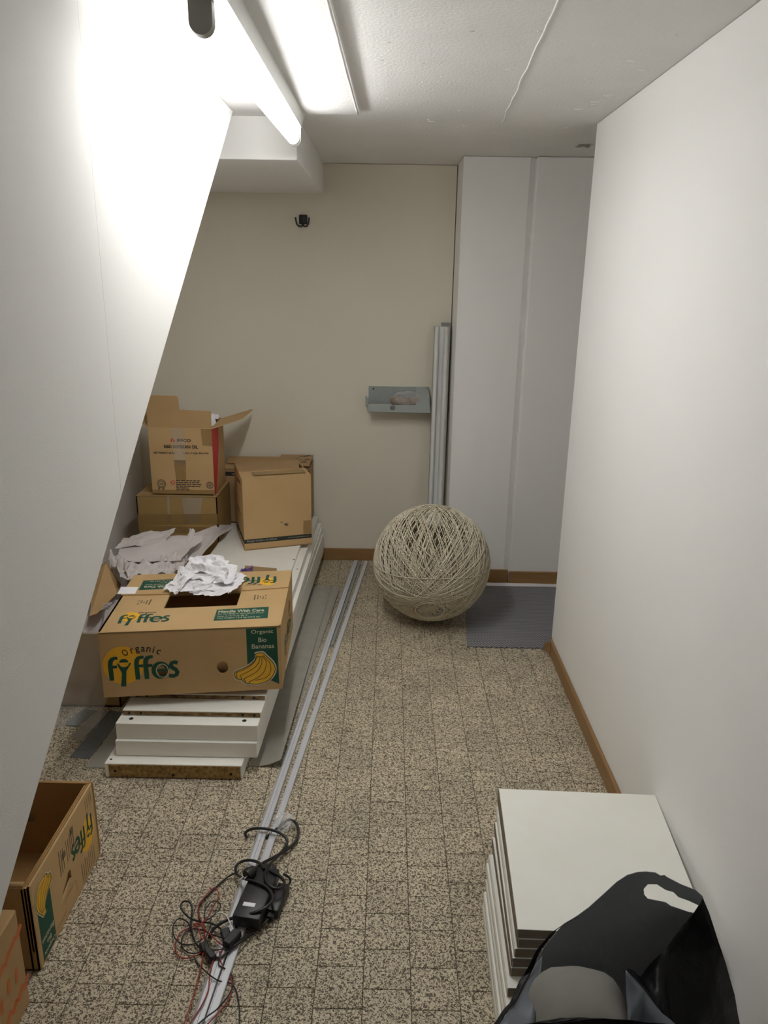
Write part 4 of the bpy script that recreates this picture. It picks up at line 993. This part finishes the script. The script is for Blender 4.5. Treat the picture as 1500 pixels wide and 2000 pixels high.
# prints upside down on the side
pr = B(); pr.mesh(shape2d([hole(0.285, 0.110, 0.040, 0.042)]), lift(MR2, 0.0003)); pr.obj('yellow_sun', M_YELLOW, fbx)
pr = B(); fyffes(pr, MR2 @ Matrix.Translation((0.318, 0.118, 0)) @ R180 @ Matrix.Diagonal((0.60, 0.72, 1, 1)), 0.0006)
pr.obj('logo_lettering', M_GREEN, fbx)
B().mesh(shape2d([[(0.018, 0.004), (0.080, 0.004), (0.080, 0.15), (0.018, 0.15)]]), lift(MR2, 0.0003)).obj('green_panel', M_GREEN, fbx)
letters(MR2 @ Matrix.Translation((0.077, 0.058, 0)) @ R180, fbx, M_CREAMP, (('Organic', (0.0, 0.034, 0.054, 0.047), 0.004), ('Bio', (0.017, 0.018, 0.037, 0.030), 0.004), ('Bananas', (0.0, 0.001, 0.056, 0.014), 0.004)))
bunch_prints(MR2 @ Matrix.Translation((0.055, 0.150, 0)) @ R180 @ Matrix.Diagonal((0.62, 0.80, 1, 1)) @ Matrix.Translation((-0.445, -0.072, 0)), fbx)
pr = B()
for k in range(9): 
    x = 0.135 + k * 0.0095
    if k not in (3,): pr.mesh(shape2d([[(x, 0.118 + 0.002 * k), (x + 0.0022, 0.118 + 0.002 * k), (x + 0.0022, 0.185 - 0.003 * (k % 3)), (x, 0.185 - 0.003 * (k % 3))]]), lift(MR2, 0.0004))
for k in range(8):
    x = 0.235 + k * 0.0105; pr.mesh(shape2d([[(x, 0.010), (x + 0.002, 0.010), (x + 0.002, 0.062 - 0.006 * (k % 2)), (x, 0.062 - 0.006 * (k % 2))]]), lift(MR2, 0.0004))
for k in range(4):
    x = 0.29 + k * 0.011; pr.mesh(shape2d([[(x, 0.170), (x + 0.002, 0.170), (x + 0.002, 0.200), (x, 0.200)]]), lift(MR2, 0.0004))
for (x, y) in ((0.150, 0.150), (0.198, 0.175)): pr.mesh(shape2d([[(x, y), (x + 0.016, y), (x + 0.016, y + 0.016), (x, y + 0.016)]]), lift(MR2, 0.0006))
pr.mesh(shape2d([stroke([(0.09, 0.02), (0.14, 0.02), (0.14, 0.05), (0.20, 0.05), (0.20, 0.02)], 0.0012)]), lift(MR2, 0.0004))
pr.obj('print_marks', M_GREYP, fbx)

# carton with orange print, lower left corner
gx = thing('orange_print_carton', 'brown carton with faded orange print in the lower left corner', 'box', (-0.9, 0.95, 0.0))
XO, YO0, YO1, HO = -0.706, 0.62, 1.175, 0.235
b = B().box((-1.15, YO0, 0.001), (XO, YO1, HO), 0.003); b.obj('carton', M_CARD_D, gx)
MOc = frame((XO, YO0, 0.001), (0, 1, 0), (0, 0, 1))
pr = B(); wv = lambda v: 0.012 * sin(v * 60)
for k in range(9):
    t_ = k / 8; pr.mesh(shape2d([stroke([(0.34 + 0.20 * t_, 0.12 + 0.055 * t_ + 0.006 * (k % 2)), (0.362 + 0.20 * t_, 0.135 + 0.055 * t_)], 0.013)]), lift(MOc, 0.0004))
    pr.mesh(shape2d([stroke([(0.34 + 0.20 * t_, 0.02 + 0.03 * t_), (0.362 + 0.20 * t_, 0.035 + 0.03 * t_ + 0.004 * (k % 2))], 0.014)]), lift(MOc, 0.0004))
for x, y in ((0.40, 0.075), (0.43, 0.085), (0.46, 0.08), (0.49, 0.095), (0.52, 0.09)):
    pr.mesh(shape2d([stroke([(x, y), (x + 0.004, y + 0.03)], 0.010)]), lift(MOc, 0.0004))
pr.obj('orange_print', M_ORANGE, gx)

# ------------------------------------------------------------ black carrier bag
bg = thing('carrier_bag', 'black plastic carrier bag with a cut-out handle by the right wall', 'bag', (0.42, 0.92, 0.0))
outer = [(0.3908,0.4701),(0.4062,0.4839),(0.4223,0.4905),(0.4364,0.4918),(0.4517,0.4901),(0.4608,0.4842),(0.4674,0.4853),(0.4721,0.4813),(0.4967,0.4674),(0.5218,0.4565),(0.5354,0.4442),(0.5458,0.4180),(0.5730,0.3482),(0.6035,0.2591),(0.6318,0.1663),(0.6519,0.0940),(0.2429,0.0831),(0.2200,0.1555),(0.2352,0.2010),(0.2515,0.2502),(0.2686,0.2962),(0.2839,0.3356),(0.3098,0.3800),(0.3322,0.3989),(0.3495,0.4165),(0.3722,0.4456)]
hl = [(0.4363,0.4565),(0.4419,0.4661),(0.4571,0.4664),(0.4729,0.4553),(0.4860,0.4514),(0.4959,0.4412),(0.5138,0.4342),(0.5312,0.4251),(0.5358,0.4167),(0.5301,0.4080),(0.5169,0.4109),(0.4854,0.4229),(0.4760,0.4301),(0.4454,0.4368),(0.4385,0.4451)]
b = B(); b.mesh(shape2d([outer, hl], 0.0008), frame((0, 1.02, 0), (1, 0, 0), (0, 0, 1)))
b.obj('back_panel', M_BAG_SHEEN, bg)
def patch(name, pts3, mat, t=0.0008):
    b = B(); c = Vector((0, 0, 0))
    P = [Vector(p) for p in pts3]
    vs = [b.bm.verts.new(p) for p in P]; b.bm.faces.new(vs)
    bmesh.ops.triangulate(b.bm, faces=b.bm.faces[:])
    bmesh.ops.subdivide_edges(b.bm, edges=b.bm.edges[:], cuts=3, use_grid_fill=True)
    for v in b.bm.verts:
        v.co += Vector((0, 1, 0)) * 0.006 * noise.noise(v.co * 22)
    b.bm.normal_update()
    bmesh.ops.solidify(b.bm, geom=b.bm.faces[:], thickness=t)
    return b.obj(name, mat, bg, 'all')
patch('side_gusset', [(0.531,1.012,0.450),(0.539,1.000,0.432),(0.556,0.970,0.380),(0.576,0.950,0.317),(0.591,0.940,0.260),(0.604,0.940,0.198),(0.460,0.860,0.299),(0.447,0.860,0.356),(0.428,0.880,0.363),(0.408,0.900,0.380),(0.384,0.920,0.397),(0.423,0.955,0.344),(0.457,0.970,0.377),(0.503,0.995,0.416)], M_BAGOUT)
patch('side_gusset', [(0.382,0.915,0.400),(0.406,0.895,0.381),(0.426,0.875,0.366),(0.451,0.855,0.356),(0.462,0.850,0.312),(0.382,0.850,0.310),(0.375,0.860,0.353),(0.379,0.890,0.372)], plain('bag_fold_sheen', s8(104, 110, 120), 0.45))  # lit sheen of the inner fold painted as lighter grey
patch('side_gusset', [(0.276,1.005,0.328),(0.266,0.970,0.330),(0.254,0.930,0.327),(0.238,0.880,0.326),(0.232,0.860,0.293),(0.166,0.860,0.291),(0.184,0.880,0.325),(0.215,0.920,0.312),(0.237,0.960,0.308),(0.261,1.000,0.309)], plain('bag_left_sheen', s8(88, 94, 102), 0.45))  # left inside, its sheen painted in as blue grey
patch('side_gusset', [(0.331,1.017,0.402),(0.295,1.010,0.379),(0.268,1.000,0.340),(0.257,0.990,0.318),(0.232,0.950,0.311),(0.204,0.910,0.315),(0.183,0.875,0.326),(0.156,0.850,0.304),(0.145,0.850,0.303),(0.176,0.880,0.326),(0.210,0.930,0.310),(0.239,0.980,0.312),(0.262,1.000,0.342),(0.287,1.012,0.371)], M_BAGOUT)
patch('front_panel', [(0.167,0.800,0.423),(0.215,0.800,0.429),(0.257,0.800,0.436),(0.285,0.800,0.441),(0.313,0.800,0.445),(0.352,0.800,0.441),(0.385,0.800,0.435),(0.421,0.800,0.428),(0.436,0.800,0.396),(0.472,0.800,0.130),(0.176,0.800,0.121),(0.157,0.800,0.389)], M_BAGOUT)
cu_ = B(); cu_.ball((0.318, 0.905, 0.186), (0.086, 0.082, 0.184), 4, lambda c: 1.0 / (abs(c.x) ** 3.4 + abs(c.y) ** 3.4 + abs(c.z) ** 3.4) ** (1 / 3.4) * (1 + 0.02 * noise.noise(c * 2.5)))
tag(cu_.obj('grey_cushion', M_CUSHION, None, 'all'), 'smooth grey cushion standing inside the black carrier bag', 'cushion')

# ------------------------------------------------------------ adapters and cables
adp = thing('power_adapter', 'black power adapter brick lying against the silver strip', 'adapter', (-0.285, 1.43, 0.0))
Mx = Matrix.Translation((-0.288, 1.430, 0)) @ Matrix.Rotation(radians(-9), 4, 'Z')
B().box((-0.032, -0.078, 0.0135), (0.032, 0.078, 0.044), 0.004, Mx, 2).obj('body', M_BLACK, adp, True)
B().box((-0.018, -0.047, 0.0441), (0.010, -0.036, 0.0446), 0, Mx).obj('label_plate', M_STICK, adp)
B().box((-0.014, 0.078, 0.016), (0.014, 0.098, 0.038), 0.004, Mx, 2).obj('socket_end', M_BLACK, adp, True)
CR = 'c320,1560,4.547'
def cable(path, rad, mat, name, parent, k=6):
    return B().tube(smoothpath(path, k), rad, 8).obj(name, mat, parent, 'all')
cable([(-0.236,1.501,0.030),(-0.219,1.496,0.020),(-0.221,1.486,0.012),(-0.237,1.468,0.012),(-0.248,1.446,0.016),(-0.250,1.413,0.016),(-0.256,1.378,0.012),(-0.281,1.348,0.010),(-0.305,1.312,0.018),(-0.323,1.294,0.018),(-0.340,1.271,0.018),(-0.358,1.275,0.020)], 0.0028, M_CABLE, 'output_cord', adp)
cable([(-0.251,1.391,0.012),(-0.269,1.362,0.008),(-0.299,1.336,0.008),(-0.322,1.300,0.018),(-0.334,1.288,0.020)], 0.0024, M_CABLE, 'output_cord', adp)
ad2 = thing('small_adapter', 'smaller black adapter half hidden behind the power adapter brick', 'adapter', (-0.238, 1.42, 0.0))
M2 = Matrix.Translation((-0.2385, 1.435, 0)) @ Matrix.Rotation(radians(-11), 4, 'Z')
B().box((-0.014, -0.042, 0.0005), (0.014, 0.042, 0.026), 0.004, M2, 2).obj('body', M_BLACK, ad2, True)
B().box((-0.010, -0.056, 0.004), (0.006, -0.041, 0.020), 0.003, M2, 2).obj('plug_end', M_BLACK, ad2, True)
mc = thing('mains_cord', 'thick black mains cord with plug looping over the silver strip', 'cord', (-0.26, 1.6, 0.0))
cable([(-0.351,1.648,0.006),(-0.357,1.656,0.014),(-0.347,1.664,0.020),(-0.321,1.665,0.024),(-0.290,1.660,0.024),(-0.262,1.649,0.022),(-0.245,1.633,0.016),(-0.246,1.611,0.012),(-0.262,1.568,0.018),(-0.273,1.513,0.040),(-0.275,1.476,0.050),(-0.268,1.450,0.052),(-0.253,1.434,0.052),(-0.237,1.433,0.050),(-0.226,1.448,0.048),(-0.232,1.465,0.048),(-0.247,1.478,0.048),(-0.267,1.492,0.046)], 0.0038, M_CABLE, 'cord', mc)
cable([(-0.308,1.649,0.004),(-0.294,1.663,0.006),(-0.268,1.691,0.012),(-0.249,1.706,0.018),(-0.229,1.695,0.018),(-0.219,1.668,0.014),(-0.224,1.633,0.008),(-0.244,1.599,0.012),(-0.268,1.566,0.020),(-0.292,1.528,0.034),(-0.302,1.500,0.044)], 0.0038, M_CABLE, 'cord', mc)
cable([(-0.281,1.495,0.048),(-0.292,1.514,0.045),(-0.314,1.541,0.030),(-0.336,1.551,0.022),(-0.354,1.545,0.018),(-0.357,1.524,0.018),(-0.346,1.501,0.022),(-0.322,1.466,0.045),(-0.298,1.453,0.050),(-0.269,1.439,0.050),(-0.252,1.419,0.050),(-0.247,1.398,0.050),(-0.259,1.376,0.050),(-0.283,1.364,0.046),(-0.310,1.369,0.032),(-0.336,1.369,0.024),(-0.359,1.358,0.020),(-0.374,1.345,0.014),(-0.378,1.329,0.008)], 0.0036, M_CABLE, 'cord', mc)
pl = [(-0.304,1.490,0.052),(-0.313,1.477,0.052),(-0.319,1.468,0.052)]
B().tube([Vector(q) for q in pl], [0.009, 0.015, 0.013], 12).obj('plug', M_BLACK, mc, True)
for q in (0.006, -0.006):
    a_ = Vector(pl[2]) + Vector((q, q * 0.6, 0)); dv = (Vector(pl[2]) - Vector(pl[0])).normalized()
    B().tube([a_, a_ + dv * 0.016], 0.0022, 8).obj('plug_pin', M_STEEL, mc, True)
wt = thing('wire_tangle', 'tangle of thin red and black wires with small connectors', 'wires', (-0.4, 1.3, 0.0))
blk = [[(-0.356,1.513,0.018),(-0.376,1.512,0.005),(-0.395,1.482,0.005),(-0.408,1.457,0.005),(-0.422,1.431,0.005),(-0.421,1.407,0.005),(-0.410,1.378,0.010)],
 [(-0.389,1.299,0.010),(-0.402,1.312,0.010),(-0.416,1.335,0.010),(-0.428,1.366,0.010),(-0.430,1.388,0.020),(-0.435,1.403,0.026),(-0.446,1.412,0.028),(-0.458,1.413,0.024),(-0.460,1.402,0.020),(-0.448,1.388,0.018),(-0.431,1.380,0.010),(-0.406,1.372,0.010),(-0.382,1.368,0.010),(-0.357,1.347,0.018),(-0.342,1.333,0.022)],
 [(-0.371,1.414,0.020),(-0.380,1.418,0.024),(-0.392,1.415,0.024),(-0.401,1.398,0.020),(-0.400,1.381,0.015),(-0.394,1.372,0.015),(-0.378,1.385,0.018),(-0.368,1.399,0.022),(-0.371,1.414,0.022)],
 [(-0.382,1.301,0.005),(-0.397,1.293,0.005),(-0.416,1.294,0.005),(-0.432,1.307,0.005),(-0.439,1.331,0.005),(-0.434,1.349,0.005),(-0.420,1.357,0.005),(-0.400,1.354,0.005),(-0.374,1.332,0.017),(-0.343,1.319,0.020)],
 [(-0.392,1.322,0.012),(-0.408,1.310,0.012),(-0.433,1.309,0.012),(-0.452,1.324,0.012),(-0.463,1.345,0.012),(-0.465,1.363,0.012),(-0.459,1.377,0.012),(-0.442,1.373,0.012),(-0.425,1.355,0.012),(-0.412,1.328,0.012),(-0.398,1.307,0.012),(-0.379,1.290,0.012)],
 [(-0.400,1.282,0.005),(-0.386,1.265,0.005),(-0.361,1.234,0.018),(-0.336,1.217,0.018),(-0.321,1.223,0.005),(-0.307,1.220,0.005),(-0.294,1.205,0.005),(-0.284,1.180,0.005),(-0.277,1.155,0.005),(-0.273,1.129,0.005)],
 [(-0.344,1.286,0.018),(-0.342,1.269,0.018),(-0.338,1.252,0.018),(-0.322,1.250,0.008),(-0.308,1.236,0.006),(-0.303,1.215,0.006),(-0.307,1.189,0.008),(-0.321,1.151,0.018),(-0.338,1.134,0.018),(-0.352,1.117,0.018)],
 [(-0.339,1.293,0.018),(-0.352,1.290,0.018),(-0.369,1.291,0.018),(-0.380,1.296,0.018),(-0.383,1.317,0.018),(-0.381,1.341,0.018),(-0.380,1.360,0.018)]]
red = [[(-0.397,1.473,0.012),(-0.409,1.457,0.012),(-0.417,1.434,0.012),(-0.422,1.418,0.012),(-0.415,1.387,0.012),(-0.403,1.369,0.012),(-0.392,1.346,0.012),(-0.384,1.307,0.012),(-0.378,1.256,0.012),(-0.377,1.202,0.012),(-0.378,1.152,0.012),(-0.380,1.121,0.012)],
 [(-0.395,1.466,0.018),(-0.382,1.449,0.018),(-0.380,1.431,0.018),(-0.386,1.408,0.018),(-0.390,1.382,0.018),(-0.398,1.363,0.018)],
 [(-0.382,1.301,0.005),(-0.394,1.289,0.005),(-0.409,1.281,0.005),(-0.426,1.280,0.005),(-0.440,1.291,0.005),(-0.448,1.310,0.005),(-0.450,1.327,0.005),(-0.446,1.346,0.005),(-0.432,1.358,0.005),(-0.407,1.373,0.005)],
 [(-0.395,1.347,0.018),(-0.370,1.326,0.018),(-0.353,1.309,0.020),(-0.339,1.299,0.020)],
 [(-0.341,1.292,0.018),(-0.340,1.269,0.018),(-0.326,1.247,0.008),(-0.312,1.236,0.006),(-0.304,1.215,0.006),(-0.304,1.184,0.006),(-0.315,1.153,0.012),(-0.333,1.118,0.018)],
 [(-0.354,1.268,0.018),(-0.353,1.230,0.018),(-0.348,1.193,0.018),(-0.353,1.160,0.018),(-0.362,1.133,0.018),(-0.368,1.117,0.018)],
 [(-0.420,1.360,0.015),(-0.411,1.363,0.015),(-0.399,1.356,0.015),(-0.389,1.340,0.015),(-0.391,1.319,0.015),(-0.401,1.340,0.015),(-0.412,1.355,0.015),(-0.420,1.360,0.015)]]
for k, q in enumerate(blk): cable(q, 0.0021 if k in (0, 1) else 0.0015, M_CABLE, 'black_wire', wt)
for q in red: cable(q, 0.0014, M_REDW, 'red_wire', wt)['label'] = 'thin red wire'
for c_, rz, s_ in (([(-0.339,1.325,0.022)], 25, (0.010, 0.016, 0.008)), ([(-0.323,1.314,0.024)], -28, (0.011, 0.022, 0.009)), ([(-0.363,1.277,0.018)], 40, (0.008, 0.016, 0.008)), ([(-0.381,1.302,0.010)], 30, (0.009, 0.014, 0.008))):
    Mq = Matrix.Translation(c_[0]) @ Matrix.Rotation(radians(rz), 4, 'Z')
    B().box(tuple(-x for x in s_), s_, 0.003, Mq).obj('connector', M_BLACK, wt, True)
wc = cable([(-0.401,1.385,0.012),(-0.384,1.387,0.014),(-0.371,1.387,0.020),(-0.356,1.381,0.026),(-0.343,1.365,0.030),(-0.331,1.343,0.030),(-0.319,1.325,0.028)], 0.0016, M_WHITEW, 'white_cable', None)
tag(wc, 'short thin white cable across the silver strip below the adapter', 'cable')
b = B(); b.ball((-0.262, 1.70, 0.016), (0.024, 0.030, 0.014), 3, lambda c: 1 + 0.5 * noise.noise(c * 2.6) + 0.25 * abs(noise.noise(c * 7)))
tag(b.obj('plastic_bag', M_FILM), 'tiny clear plastic bag beside the strip under the cord loop', 'bag')
